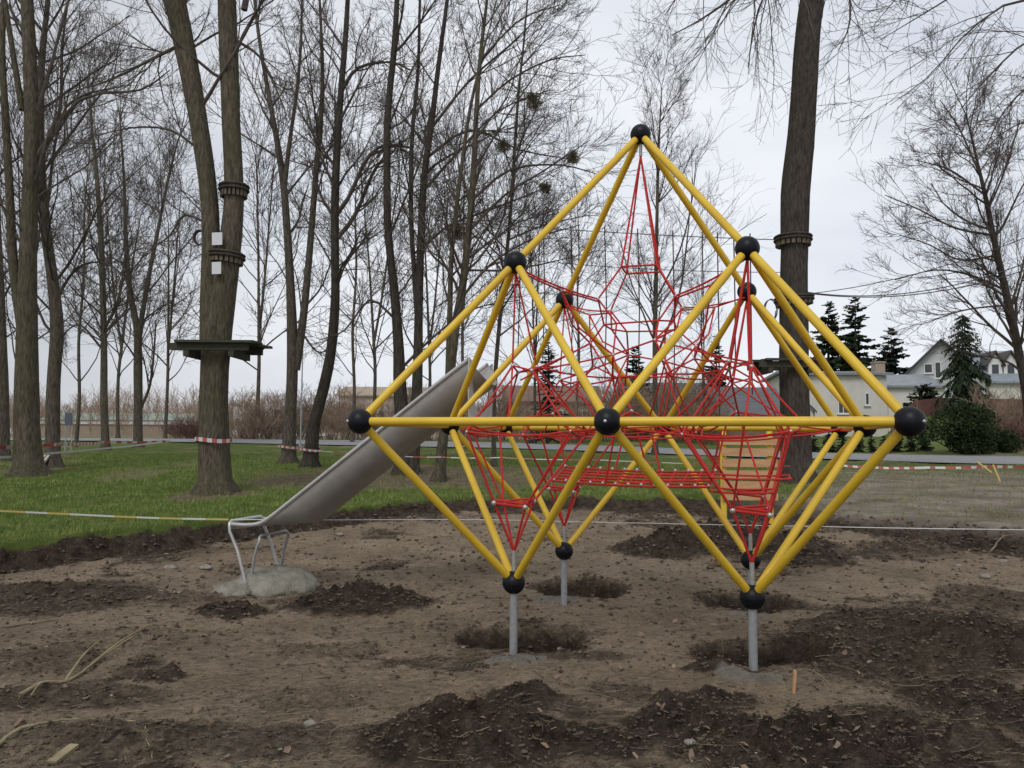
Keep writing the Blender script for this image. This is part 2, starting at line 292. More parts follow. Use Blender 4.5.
# ------------------------------------------------------------------ mesh builder
class MB:
    def __init__(s): s.v = []; s.f = []; s.m = []; s.n = 0
    def add(s, v, f, mi=0):
        v = np.asarray(v, float).reshape(-1, 3); f = np.asarray(f, int)
        s.v.append(v); s.f.append(f+s.n); s.m.append(np.full(len(f), mi)); s.n += len(v)
    def tubes(s, P, Rd, k=6, mi=0, cap=False):
        P = np.asarray(P, float); Rd = np.asarray(Rd, float)
        if P.ndim == 2: P = P[None]; Rd = np.broadcast_to(Rd, (1, P.shape[1])) if Rd.ndim < 2 else Rd
        m, n, _ = P.shape; Rd = np.broadcast_to(Rd, (m, n))
        T = np.gradient(P, axis=1); T /= np.linalg.norm(T, axis=2, keepdims=True)+1e-12
        ref = np.where(np.abs(T[:, :1, 2:3]) > .8, np.array([1., .13, 0]), np.array([.07, 0, 1.]))
        ref = np.broadcast_to(ref, T.shape)
        U = np.cross(T, ref); U /= np.linalg.norm(U, axis=2, keepdims=True)+1e-12; V = np.cross(T, U)
        a = np.arange(k)*2*np.pi/k
        ring = P[:, :, None]+Rd[:, :, None, None]*(np.cos(a)[None, None, :, None]*U[:, :, None]+np.sin(a)[None, None, :, None]*V[:, :, None])
        idx = np.arange(m*n*k).reshape(m, n, k); i2 = np.roll(idx, -1, axis=2)
        q = np.stack([idx[:, :-1], i2[:, :-1], i2[:, 1:], idx[:, 1:]], -1).reshape(-1, 4)
        s.add(ring, q, mi)
        if cap:
            n0 = s.n-m*n*k
            for e in (0, n-1):
                c = np.concatenate([P[:, e]]); base = s.n
                tri = []
                for j in range(m):
                    for t in range(k): tri.append((idx[j, e, t]+n0-base, idx[j, e, (t+1) % k]+n0-base, j, j))
                s.add(c, np.array(tri), mi)
        return ring
    def box(s, c, size, ax=None, mi=0):
        """box centred at c; ax = 3x3 rows of axes"""
        ax = np.eye(3) if ax is None else np.asarray(ax, float)
        h = np.asarray(size, float)/2
        sg = np.array([[-1, -1, -1], [1, -1, -1], [1, 1, -1], [-1, 1, -1], [-1, -1, 1], [1, -1, 1], [1, 1, 1], [-1, 1, 1]])
        v = np.asarray(c, float)+(sg*h)@ax
        s.add(v, [[0, 3, 2, 1], [4, 5, 6, 7], [0, 1, 5, 4], [1, 2, 6, 5], [2, 3, 7, 6], [3, 0, 4, 7]], mi)
    def bar(s, a, b, w, h, up=(0, 0, 1), mi=0):
        a = np.asarray(a, float); b = np.asarray(b, float); d = b-a; l = np.linalg.norm(d); d /= l
        y = np.cross(np.asarray(up, float), d); y /= np.linalg.norm(y)+1e-9; z = np.cross(d, y)
        s.box((a+b)/2, (l, w, h), [d, y, z], mi)
    def sphere(s, c, r, nu=20, nv=12, mi=0, sq=(1, 1, 1), noise=0, seed=0):
        th = np.linspace(0, np.pi, nv+1)[:, None]; ph = np.arange(nu)[None]*2*np.pi/nu
        v = np.stack([np.sin(th)*np.cos(ph), np.sin(th)*np.sin(ph), np.cos(th)+0*ph], -1)
        if noise: v = v*(1+noise*fbm(v[..., 0]*2+seed*3.1+v[..., 2], v[..., 1]*2+seed-v[..., 2], 1.6, 4, .6))[..., None]
        v = v*np.asarray(sq)*r+np.asarray(c)
        idx = np.arange((nv+1)*nu).reshape(nv+1, nu); i2 = np.roll(idx, -1, 1)
        s.add(v, np.stack([idx[:-1], idx[1:], i2[1:], i2[:-1]], -1).reshape(-1, 4), mi)
    def prism(s, poly, off, mi=0):
        """flat polygon extruded by off (fan caps: convex polygons)"""
        p = np.asarray(poly, float); n = len(p); v = np.concatenate([p, p+np.asarray(off)])
        f = [[i, (i+1) % n, (i+1) % n+n, i+n] for i in range(n)]
        for i in range(1, n-1): f += [[0, i+1, i, i], [n, n+i, n+i+1, n+i+1]]
        s.add(v, f, mi)
    def build(s, name, mats, parent=None, origin=None, smooth=False):
        v = np.concatenate(s.v); f = np.concatenate([x.reshape(-1, 4) for x in s.f]); mi = np.concatenate(s.m)
        if origin is None and parent is not None: origin = ORG.get(parent.name, (0, 0, 0))
        if origin is not None: v = v-np.asarray(origin, float)
        tri = f[:, 2] == f[:, 3]
        cnt = np.where(tri, 3, 4); st = np.concatenate([[0], np.cumsum(cnt)[:-1]])
        keep = np.ones(f.shape, bool); keep[tri, 3] = False
        me = bpy.data.meshes.new(name); me.vertices.add(len(v)); me.vertices.foreach_set('co', v.astype(np.float32).ravel())
        li = f[keep]; me.loops.add(len(li)); me.loops.foreach_set('vertex_index', li.astype(np.int32))
        me.polygons.add(len(f)); me.polygons.foreach_set('loop_start', st.astype(np.int32)); me.polygons.foreach_set('material_index', mi.astype(np.int32))
        me.polygons.foreach_set('use_smooth', np.full(len(f), smooth))
        for mm in (mats if isinstance(mats, (list, tuple)) else [mats]): me.materials.append(mm)
        me.update(calc_edges=True); me.validate()
        o = bpy.data.objects.new(name, me); C.objects.link(o)
        if parent is not None: o.parent = parent
        elif origin is not None: o.location = origin
        ORG[o.name] = tuple(origin) if origin is not None else (0, 0, 0)
        return o
ORG = {}
def tag(o, label=None, cat=None, group=None, kind=None):
    if label: o['label'] = label
    if cat: o['category'] = cat
    if group: o['group'] = group
    if kind: o['kind'] = kind
    return o
def thing(name, label, cat, loc, group=None, rz=0):
    o = bpy.data.objects.new(name, None); C.objects.link(o); o.location = [float(t) for t in loc]; o.rotation_euler = (0, 0, rz)
    o.empty_display_size = .2
    ORG[o.name] = tuple(loc)
    return tag(o, label, cat, group)
def copy_tree(o, parent=None):
    c = o.copy(); C.objects.link(c)
    if parent is not None: c.parent = parent
    for ch in list(o.children): copy_tree(ch, c)
    return c
def unit(v): return v/(np.linalg.norm(v, axis=-1, keepdims=True)+1e-12)
def smooth_path(pts, n):
    """Catmull-Rom through points"""
    p = np.asarray(pts, float); p = np.concatenate([[2*p[0]-p[1]], p, [2*p[-1]-p[-2]]])
    t = np.linspace(0, len(p)-3-1e-6, n); i = t.astype(int); u = (t-i)[:, None]
    a, b, c, d = p[i], p[i+1], p[i+2], p[i+3]
    return .5*((2*b)+(-a+c)*u+(2*a-5*b+4*c-d)*u*u+(-a+3*b-3*c+d)*u**3)

# ------------------------------------------------------------------ ground sheet
def geo(a, b, r):
    o = [a]
    st = r
    while o[-1] < b: o.append(o[-1]+st); st *= 1.09
    return o
xs = np.concatenate([-np.array(geo(7.2, 700, .04))[::-1], np.arange(-7.17, 8.2, .03), np.array(geo(8.23, 700, .04))])
ys = [-8, -5, -3, -1.5, 0, .6, 1.2]
while ys[-1] < 17: ys.append(ys[-1]+max(.012, .0062*ys[-1]))
st = .11
while ys[-1] < 1500: ys.append(ys[-1]+st); st *= 1.032
ys = np.array(ys); X, Y = np.meshgrid(xs, ys)
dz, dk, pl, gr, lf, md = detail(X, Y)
Zg = base_z(X, Y)+dz
ROADC = ([-200, -60, -17, 0, 9, 16, 30, 60, 200], [60, 46, 42.5, 37.5, 32.5, 28.6, 25.5, 23, 15])
def road_c(x): return np.interp(x, *ROADC)
def road_w(x): return 2.6+.0*x
g = MB(); idx = np.arange(X.size).reshape(X.shape)
g.add(np.stack([X, Y, Zg], -1), np.stack([idx[:-1, :-1], idx[:-1, 1:], idx[1:, 1:], idx[1:, :-1]], -1).reshape(-1, 4))
go = g.build('ground', M['ground'], smooth=True)
for nm, arr in (('dark', dk), ('pale', pl), ('grass', gr), ('leafy_shade', lf), ('mud', md)):
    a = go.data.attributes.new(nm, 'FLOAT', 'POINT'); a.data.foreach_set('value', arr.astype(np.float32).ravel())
tag(go, 'trodden brown soil pit with a lawn rising behind its cut edge', 'ground', kind='structure')
# road
rx = np.concatenate([np.arange(-120, -20, 2.), np.arange(-20, 36, .4), np.arange(36, 120, 2.)])
q = MB(); rows = []
cy = road_c(rx); cy = np.convolve(np.pad(cy, 6, 'edge'), np.ones(13)/13, 'valid')
for t in np.linspace(-1, 1, 9):
    y = cy+t*3.2+.5*abs(t)*fbm(rx, rx*0+t*9, .35, 4); rows.append(np.stack([rx, y, base_z(rx, y)+.045+.02*(1-t*t)], -1))
rows = np.array(rows); idx = np.arange(rows.shape[0]*rows.shape[1]).reshape(rows.shape[:2])
q.add(rows, np.stack([idx[:-1, :-1], idx[:-1, 1:], idx[1:, 1:], idx[1:, :-1]], -1).reshape(-1, 4))
tag(q.build('road', M['asphalt'], smooth=True), 'grey asphalt lane curving behind the lawn', 'road', kind='structure')

# ------------------------------------------------------------------ ground litter (uncountable)
def scatter(n, x0, x1, y0, y1, keep):
    y = np.exp(rng.uniform(np.log(y0), np.log(y1), n)); x = y*rng.uniform(-.8, .8, n)
    d = detail(x, y); k = keep(x, y, d); return x[k], y[k], (base_z(x, y)+d[0])[k]
# grass
def grass(name, n, x0, x1, y0, y1, keep, h0, h1, w, m, label):
    x, y, z = scatter(n, x0, x1, y0, y1, keep); k = len(x)
    h = rng.uniform(h0, h1, k); a = rng.uniform(0, 6.283, k); la = rng.uniform(0, 6.283, k); ln = rng.uniform(.1, .8, k)*h
    ww = w*(.6+.8*rng.random(k))*np.clip(y/12, .8, 2.2)
    b = np.stack([x, y, z-.01], -1); s_ = np.stack([np.cos(a)*ww, np.sin(a)*ww, 0*a], -1)
    tip = b+np.stack([np.cos(la)*ln, np.sin(la)*ln, h], -1); md_ = (b*.55+tip*.45); md_[:, 2] += h*.12
    v = np.stack([b-s_, b+s_, md_+s_*.7, md_-s_*.7, tip], 1)
    i = np.arange(k)[:, None]*5
    f = np.concatenate([i+np.array([[0, 1, 2, 3]]), i+np.array([[3, 2, 4, 4]])])
    q = MB(); q.add(v, f); tag(q.build(name, m), label, 'grass', kind='stuff')
gk = lambda x, y, d: (rng.random(len(x)) < d[3]*(.45+.55*vn(x*1.3, y*1.3))) & (np.abs(x) < y*.72+1)
grass('grass', 300000, -13, 15, 8.2, 26, gk, .03, .085, .004, M['blade'], 'short green lawn grass behind the cut edge of the pit')
gk2 = lambda x, y, d: (rng.random(len(x)) < np.clip(d[4]*.35+d[5]*.10+d[3]*.07, 0, 1)) & (np.abs(x) < y*.72+1)
grass('dry_grass', 90000, -13, 18, 9, 30, gk2, .03, .10, .004, M['dryblade'], 'dry straw coloured grass tufts scattered over lawn and mud')
# soil clods
def clods(name, n, keep, s0, s1, m, label, cat, y1=14, flat=.7):
    x, y, z = scatter(n, -9, 9.5, 2.2, y1, keep); k = len(x)
    oc = np.array([[1, 0, 0], [0, 1, 0], [-1, 0, 0], [0, -1, 0], [0, 0, 1], [0, 0, -1], [.62, .62, .5], [-.62, .62, .45], [-.62, -.62, .5], [.62, -.62, .5]])
    fc = np.array([[0, 6, 4, 9], [1, 7, 4, 6], [2, 8, 4, 7], [3, 9, 4, 8], [0, 1, 6, 6], [1, 2, 7, 7], [2, 3, 8, 8], [3, 0, 9, 9], [1, 0, 5, 5], [2, 1, 5, 5], [3, 2, 5, 5], [0, 3, 5, 5]])
    sz = s0*(s1/s0)**(rng.random(k)**1.8)*np.clip(y/6, .75, 1.7)
    v = oc[None]*(sz[:, None]*(.55+.75*rng.random((k, 10))))[..., None]
    a = rng.uniform(0, 6.283, k); ca, sa = np.cos(a)[:, None], np.sin(a)[:, None]
    v = np.stack([v[..., 0]*ca-v[..., 1]*sa, v[..., 0]*sa+v[..., 1]*ca, v[..., 2]*flat], -1)+np.stack([x, y, z+sz*.1], -1)[:, None]
    q = MB(); q.add(v, (fc[None]+np.arange(k)[:, None, None]*10).reshape(-1, 4)); tag(q.build(name, m), label, cat, kind='stuff')
clods('soil_clods', 130000, lambda x, y, d: (rng.random(len(x)) < .11+.75*d[1]) & (edge_t(x, y) < .8), .004, .024, M['soil'], 'loose dark clods of dug soil covering mounds and holes', 'soil')
clods('gravel', 2500, lambda x, y, d: (rng.random(len(x)) < .10+.5*d[2]) & (edge_t(x, y) < .3), .004, .018, M['stone'], 'small pale stones trodden into the brown soil', 'gravel')
# torn roots and sod fibres on the dug soil
M['root'] = mat('root_fibre', (.045, .030, .020), (.21, .155, .10), 9, .9, spec=.15)
M['moss'] = mat('sod_moss', (.10, .085, .035), (.19, .15, .07), 5, .9, spec=.15)
grass('root_fibres', 170000, -9, 9, 2.2, 15, lambda x, y, d: (rng.random(len(x)) < d[1]*(.35+.65*vn(x*3, y*3))) & (edge_t(x, y) < .9), .008, .032, .0016, M['root'], 'torn brown roots and sod fibres on the dug mounds')
grass('sod_tufts', 40000, -9, 9, 2.2, 15, lambda x, y, d: (rng.random(len(x)) < d[1]*.8*sstep((fbm(x, y, 1.6, 3)-.18)/.15)) & (edge_t(x, y) < .9), .012, .045, .002, M['moss'], 'withered olive sod tufts on the dug mounds')
# straw and twigs
def straws(name, n, l0, l1, r, m, label, cat, keep):
    x, y, z = scatter(n, -8, 9, 2.2, 15, keep); k = len(x)
    a = rng.uniform(0, 6.283, k); a = np.where(rng.random(k) < .5, a*.12-.3, a); ln = l0*(l1/l0)**(rng.random(k)**1.8)
    t = np.linspace(-.5, .5, 4)[None]
    bend = rng.normal(0, .12, k)[:, None]*(1-4*t*t)
    px = x[:, None]+ln[:, None]*(t*np.cos(a)[:, None]-bend*np.sin(a)[:, None]); py = y[:, None]+ln[:, None]*(t*np.sin(a)[:, None]+bend*np.cos(a)[:, None])
    pz = np.interp(0, [0], [0])+z[:, None]+.006+rng.random((k, 1))*.02*(t+.5)
    q = MB(); q.tubes(np.stack([px, py, pz+0*px], -1), (r*(.5+rng.random(k)))[:, None]*np.array([1, .9, .8, .5]), 3); tag(q.build(name, m), label, cat, kind='stuff')
pitk = lambda x, y, d: (edge_t(x, y) < .4) & (rng.random(len(x)) < (.3+.6*vn(x*.9+7, y*1.2))*(1-.7*d[1]))
straws('straw_litter', 14000, .03, .22, .0018, M['straw'], 'pale dead straws and twig bits strewn over the soil', 'litter', pitk)
straws('root_litter', 9000, .04, .28, .0022, M['twig'], 'thin dark roots and twigs strewn over the soil', 'litter', pitk)
def leaves(n, keep):
    x, y, z = scatter(n, -9, 10, 2.2, 22, keep); k = len(x)
    s_ = rng.uniform(.012, .034, k); a = rng.uniform(0, 6.283, k)
    base = np.array([[-1, 0, 0], [-.3, -.55, .25], [.6, -.4, .1], [1, 0, .3], [.6, .45, .15], [-.3, .6, .3], [0, 0, 0]])
    v = base[None]*s_[:, None, None]*(.8+.4*rng.random((k, 7, 1))); tl = rng.normal(0, .35, (k, 2))
    v[..., 2] += v[..., 0]*tl[:, :1]+v[..., 1]*tl[:, 1:]
    ca, sa = np.cos(a)[:, None], np.sin(a)[:, None]
    v = np.stack([v[..., 0]*ca-v[..., 1]*sa, v[..., 0]*sa+v[..., 1]*ca, v[..., 2]], -1)+np.stack([x, y, z+.012], -1)[:, None]
    f = np.array([[6, 0, 1, 1], [6, 1, 2, 2], [6, 2, 3, 3], [6, 3, 4, 4], [6, 4, 5, 5], [6, 5, 0, 0]])
    q = MB(); q.add(v, (f[None]+np.arange(k)[:, None, None]*7).reshape(-1, 4)); tag(q.build('leaf_litter', M['leaf']), 'curled brown dead leaves scattered over soil and lawn', 'leaves', kind='stuff')
leaves(12000, lambda x, y, d: rng.random(len(x)) < .035+.09*(edge_t(x, y) < 0)*vn(x*.8, y)+.10*(edge_t(x, y) > -1.5)*(edge_t(x, y) < .2)+.7*d[4]*(y < 24)+.25*d[5]*(y < 16))

# ------------------------------------------------------------------ climbing frame
TH = -.289; LC = np.array([.818, -6.537, -.097])
_c, _s = math.cos(TH), math.sin(TH)
def l2w(p):
    p = np.asarray(p, float)-LC
    return np.stack([_c*p[..., 0]-_s*p[..., 1], _s*p[..., 0]+_c*p[..., 1], p[..., 2]+1.6], -1)
s = 1.7; HU = 1.235; HL = 1.181
ctr = l2w((0, 0, 0)); MIDZ = float(ctr[2])
frame = thing('climbing_frame', 'tall yellow tube climbing pyramid with dark ball joints and red rope net on steel posts', 'climbing frame', (ctr[0], ctr[1], 0), rz=TH)
ORG[frame.name] = (0, 0, -MIDZ)                 # parts are drawn in frame coordinates (mid plane = 0)
J = dict(F=(-s, -s, 0), G=(0, -s, 0), H=(s, -s, 0), K=(s, 0, 0), L=(s, s, 0), M=(0, s, 0), J=(-s, s, 0), I=(-s, 0, 0), A=(0, 0, 2*HU),
         B=(-s/2, -s/2, HU), C=(s/2, -s/2, HU), D=(-s/2, s/2, HU), E=(s/2, s/2, HU), P=(-s/2, -s/2, -HL), Q=(s/2, -s/2, -HL), R=(-s/2, s/2, -HL), T=(s/2, s/2, -HL))
J = {k: np.array(v, float) for k, v in J.items()}
RB = .086; RT = .029
for a, b in ['FG', 'GH', 'HK', 'KL', 'LM', 'MJ', 'JI', 'IF', 'PF', 'PG', 'PI', 'QG', 'QH', 'QK', 'RI', 'RJ', 'RM', 'TM', 'TL', 'TK',
             'BF', 'BG', 'BI', 'CG', 'CH', 'CK', 'DI', 'DJ', 'DM', 'EM', 'EL', 'EK', 'AB', 'AC', 'AD', 'AE']:
    d = unit(J[b]-J[a]); q = MB(); p0 = J[a]+d*RB*.8; p1 = J[b]-d*RB*.8
    q.tubes(np.array([p0, p0+d*.02, p1-d*.02, p1]), RT, 20); q.build('frame_tube', M['yellow'], frame, smooth=True)
for k, p in J.items():
    q = MB(); q.sphere(p, RB, 32, 20)
    out_d = unit(np.array([p[0], p[1], 0])+1e-6) if k not in 'APQRT' else np.array([0, 0, 1.])
    # seam ring of the two shells
    a = np.linspace(0, 2*np.pi, 33); u = np.cross(out_d, [0, 0, 1.]) if k not in 'APQRT' else np.array([1., 0, 0]); u = unit(u); w = np.cross(out_d, u)
    q.tubes(p+RB*(np.cos(a)[:, None]*u+np.sin(a)[:, None]*w), .0022, 5)
    o = q.build('ball_joint', M['ball'], frame, smooth=True)
    if k in 'FGHKLMJI':
        q = MB(); q.tubes(np.array([p+out_d*(RB-.004), p+out_d*(RB+.006), p+out_d*(RB+.009), p+out_d*(RB+.0095)]), np.array([.012, .012, .009, .0005]), 8); q.build('bolt_cap', M['bolt'], o, smooth=True)
for k in 'PQRT':
    w = l2w(J[k]); zb = gz(w[0], w[1])-MIDZ-.12
    q = MB(); p = J[k]; q.tubes(np.array([[p[0], p[1], zb], [p[0], p[1], p[2]-RB*.9]]), .03, 20); q.build('support_post', M['galv'], frame, smooth=True)
# ---- ropes
class Net(MB):
    def rope(s_, a, b, sag=0, r=.0077, n=6):
        a = np.asarray(a, float); b = np.asarray(b, float); t = np.linspace(0, 1, n)[:, None]
        p = a+(b-a)*t; p[:, 2] -= sag*4*(t*(1-t))[:, 0]
        s_.tubes(p, r, 6)
    def loop(s_, pts, sag=.0, r=.0078):
        for i in range(len(pts)): s_.rope(pts[i], pts[(i+1) % len(pts)], sag, r)
    def clamp(s_, p, r=.015): s_.sphere(p, r, 8, 6, 1)
    def done(s_, name, label=None):
        o = s_.build(name, [M['rope'], M['clamp']], frame, smooth=True)
        if label: o['label'] = label
        return o
sg4 = [(-1, -1), (1, -1), (1, 1), (-1, 1)]
def jit(p, a=.03): return np.asarray(p, float)+nrg.uniform(-a, a, 3)
nrg = np.random.default_rng(5)
# apex net: four ropes from the tip to a small square, then out to the four upper balls
n = Net(); A1 = np.array([0, 0, 2*HU-.19])
q = MB(); q.tubes(np.array([[0, 0, 2*HU-.07], [0, 0, 2*HU-.19]]), .014, 10); q.build('rope_shackle', M['galv'], frame, smooth=True)
ring0 = [np.array([x*.145, y*.145, 1.31]) for x, y in sg4]
N0 = [np.array([x*.31, y*.31, 1.02]) for x, y in sg4]
NM = []; ring1 = []
for (x, y), r0, n0, up in zip(sg4, ring0, N0, 'BCED'):
    n.rope(A1, r0, r=.009); n.rope(r0, n0); n.clamp(n0, .012)
    e = J[up]-unit(J[up]-n0)*.06; nm = jit(n0*.48+e*.52-[0, 0, .07], .02); NM.append(nm)
    n.rope(e+[.02, -.02*x*y, -.05], n0, .02); n.rope(e-[.02, -.02*x*y, .05], nm, .0); n.rope(nm, n0-[0, 0, .02], .0)
    ring1 += [jit(n0+np.array([-x*.03, -y*.15, -.19]), .015), jit(n0+np.array([-x*.15, -y*.03, -.19]), .015)]
n.loop(ring0, 0, .0085)
for i, n0 in enumerate(N0): n.rope(n0, ring1[2*i]); n.rope(n0, ring1[2*i+1])
o8 = sorted(ring1, key=lambda p: math.atan2(p[1], p[0])); n.loop(o8, 0)
core = []
for k in range(4):
    a = k*math.pi/2; d = np.array([math.cos(a), math.sin(a), 0]); pr_ = np.array([-d[1], d[0], 0])
    c2 = [jit(d*.42+pr_*.17*e+[0, 0, .60+.05*e], .03) for e in (-1, 1)]; core += c2; n.rope(c2[0], c2[1])
core2 = [jit([x*.22, y*.22, .40], .03) for x, y in sg4]
for i, p in enumerate(o8):
    c_ = min(core, key=lambda c: np.linalg.norm(c-p)); n.rope(p, c_, .0)
for i, nm in enumerate(NM):
    near_ = sorted(core, key=lambda c: np.linalg.norm(c-nm))[:2]
    for c_ in near_: n.rope(nm, c_*.35+nm*.65-[0, 0, .12], 0); n.rope(c_*.35+nm*.65-[0, 0, .12], c_, .0)
    n.clamp(nm, .012)
for c_ in core:
    n.clamp(c_)
    for k2 in sorted(core2, key=lambda c: np.linalg.norm(c-c_))[:1]: n.rope(c_, k2)
n.loop(core2); 
n.done('apex_net')
# four cells: hour glass nets from upper ball to lower post ball
for ci, ((x, y), up, lo) in enumerate(zip(sg4, 'BCED', 'PQTR')):
    n = Net(); cx, cy = x*s/2, y*s/2; c3 = np.array([cx, cy, 0])
    top = J[up]-[0, 0, RB*.8]; zt = .42; off = np.array([-x*.06, -y*.06, 0]); ti = 2 if x < 0 else 4
    rt = [c3+off+np.array([dx*.075, dy*.075, zt+.02*dx*dy]) for dx, dy in sg4]
    for i, p in enumerate(rt):
        n.clamp(p, .016)
        if ti == 4 or i % 2 == 0: n.rope(top, p, 0, .0095 if ti == 4 else .0075)
    n.loop(rt)
    wide = [jit(c3+off*1.5+np.array([dx*.37, dy*.37, -.07]), .03) for dx, dy in sg4]
    mids = [jit(c3+off+np.array([dx*.45, dy*.45, .03]), .04) for dx, dy in ((0, -1), (1, 0), (0, 1), (-1, 0))]
    for i, (p, w) in enumerate(zip(rt, wide)): n.rope(p, w, .01); n.clamp(w, .012)
    for i, m_ in enumerate(mids):
        if y < 0 or i % 2: n.rope(rt[(i+ci) % 4], m_, .02)
        if i % 2: n.rope(m_, wide[i], .02); n.rope(m_, wide[(i+1) % 4], .02)
    n.loop(wide, .03)
    # lower funnel
    zb = -.60; rb = [c3+np.array([dx*.12, dy*.12, zb+.012*dx*dy]) for dx, dy in sg4]
    for p, w in zip(rb, wide): n.rope(w, p, .0, .0095)
    for i, m_ in enumerate(mids):
        if (i+ci) % 2 and y < 0: n.rope(m_, rb[i], .0)
    n.loop(rb, 0, .012); n.loop([p+[0, 0, .022] for p in rb], 0, .009)
    for p in rb: n.clamp(p, .022)
    if x > 0 and y < 0:
        r3 = [c3+np.array([dx*.26, dy*.26, -.36]) for dx, dy in sg4]; n.loop(r3, .01); n.loop([c3+off+(p-c3)*[.8, .8, 1]-[0, 0, .1] for p in r3], .01)
    tip = J[lo]+[0, 0, RB+.14]
    for p in rb: n.rope(p, tip, 0, .010)
    # links to the middle net and the core
    cc = sorted(core2, key=lambda c: np.linalg.norm(c-c3))[0]; ck = sorted(core, key=lambda c: np.linalg.norm(c-c3))[:2]
    inner = wide[sg4.index((-x, -y))]; rin = rt[sg4.index((-x, -y))]
    n.rope(cc, rin, .02); n.rope(inner, cc, .0)
    for c_, k_ in zip(ck, (1, 3)): n.rope(c_, rt[(sg4.index((-x, -y))+k_) % 4], .01)
    n.rope(inner, (x*.12, y*.12, .02), .03)
    n.rope(wide[sg4.index((-x, y))], (0, y*s*.9, -.02), .01); n.rope(wide[sg4.index((x, -y))], (x*s*.9, 0, -.02), .01)
    o = n.done('cell_net')
    q = MB(); q.tubes(np.array([J[lo]+[0, 0, RB*.8], J[lo]+[0, 0, RB+.15]]), .017, 10); q.build('rope_shackle', M['galv'], frame, smooth=True)
# middle net between the cells
n = Net()
mid = [jit([x*.14, y*.14, .0], .02) for x, y in sg4]; n.loop(mid)
for k in range(4):
    a = k*math.pi/2; d = np.array([math.cos(a), math.sin(a), 0]); pr_ = np.array([-d[1], d[0], 0])
    n.rope(jit(d*.5+pr_*.42-[0, 0, .04]), jit(d*.5-pr_*.42-[0, 0, .04]), .05)
    hub = jit(d*.78+[0, 0, .10], .03); n.rope(mid[k], core2[k]); n.rope(core[2*k], hub, .02); n.rope(hub, d*s*.94, .0); n.rope(hub, d*s*.94-[0, 0, .04], .03); n.clamp(hub)
    n.rope(hub, jit(d*.5+pr_*.40-[0, 0, .04]), .02); n.rope(hub, jit(d*.5-pr_*.40-[0, 0, .04]), .02); n.rope(core[2*k+1], jit(d*.95+pr_*.3+[0, 0, .38]), .0)
n.done('middle_net')
# rope walkway
n = Net(); a0 = np.array([-.74, .18, -.42]); a1 = np.array([.56, -.02, -.43]); dv = unit(a1-a0); pv = np.array([-dv[1], dv[0], .42])
for t in (-.13, -.078, -.026, .026, .078, .13): n.rope(a0+pv*t, a1+pv*t, .015, .0105, 12)
for t in np.linspace(0, 1, 13):
    c_ = a0+(a1-a0)*t-[0, 0, .06*t*(1-t)]; n.rope(c_-pv*.14, c_+pv*.14, 0, .009, 3); 
    for e in (-.13, .13): n.clamp(c_+pv*e+[0, 0, .012], .015)
for t in (0, .35, .65, 1):
    for e in (-.13, .13):
        c_ = a0+(a1-a0)*t+pv*e-[0, 0, .06*t*(1-t)]; n.rope(c_, c_+[(-.1 if t < .5 else .1)*(1 if t in (0, 1) else -1), e*.8, .44], .0, .009)
n.done('rope_walkway')

# ------------------------------------------------------------------ slide (frame coordinates turned to world)
ORG_S = l2w((-3.2, .8, 0)); ORG_S[2] = gz(ORG_S[0], ORG_S[1])
slide = thing('slide', 'long grey steel trough slide running down from the side of the climbing frame', 'slide', ORG_S)
path = smooth_path([(-1.70, .78, .64), (-1.9, .78, .50), (-2.5, .78, .055), (-3.1, .78, -.39), (-3.6, .78, -.76), (-3.82, .78, -.92), (-3.95, .78, -.995), (-4.1, .78, -1.02), (-4.30, .78, -1.02)], 60)
tg = unit(np.gradient(path, axis=0)); side = np.array([0, 1., 0]); nrm = np.cross(tg, side); nrm = nrm*np.sign(nrm[:, 2:3])
prof = []
for t in np.linspace(-1, 1, 25):
    a = t*math.pi/2*1.02; prof.append((math.sin(a)*.275, -.285+(1-math.cos(a))*.255+(.03 if abs(t) == 1 else 0)))
prof = np.array(prof)
fl = np.ones(60); fl = np.clip((path[:, 2]+1.035)/.27, .12, 1)     # exit is shallower
def skin(off, flip):
    P = path[:, None]+side*(prof[None, :, 0:1]*(1+off))+nrm[:, None]*((prof[None, :, 1:2]-off*.3)*fl[:, None, None]); return P
q = MB(); outer = l2w(skin(.025, 0)); inner = l2w(skin(0, 0))
for P, fl_ in ((outer, 1), (inner, 0)):
    idx = np.arange(P.shape[0]*P.shape[1]).reshape(P.shape[:2]); f = np.stack([idx[:-1, :-1], idx[:-1, 1:], idx[1:, 1:], idx[1:, :-1]], -1).reshape(-1, 4)
    q.add(P, f[:, ::-1] if fl_ else f)
q.build('chute', M['steel'], slide, smooth=True)
for e in (-1, 1):
    q = MB(); q.tubes(l2w(path+side*e*.285+nrm*.0), .021, 12, cap=True); q.build('side_rail', M['steel_light'], slide, smooth=True)
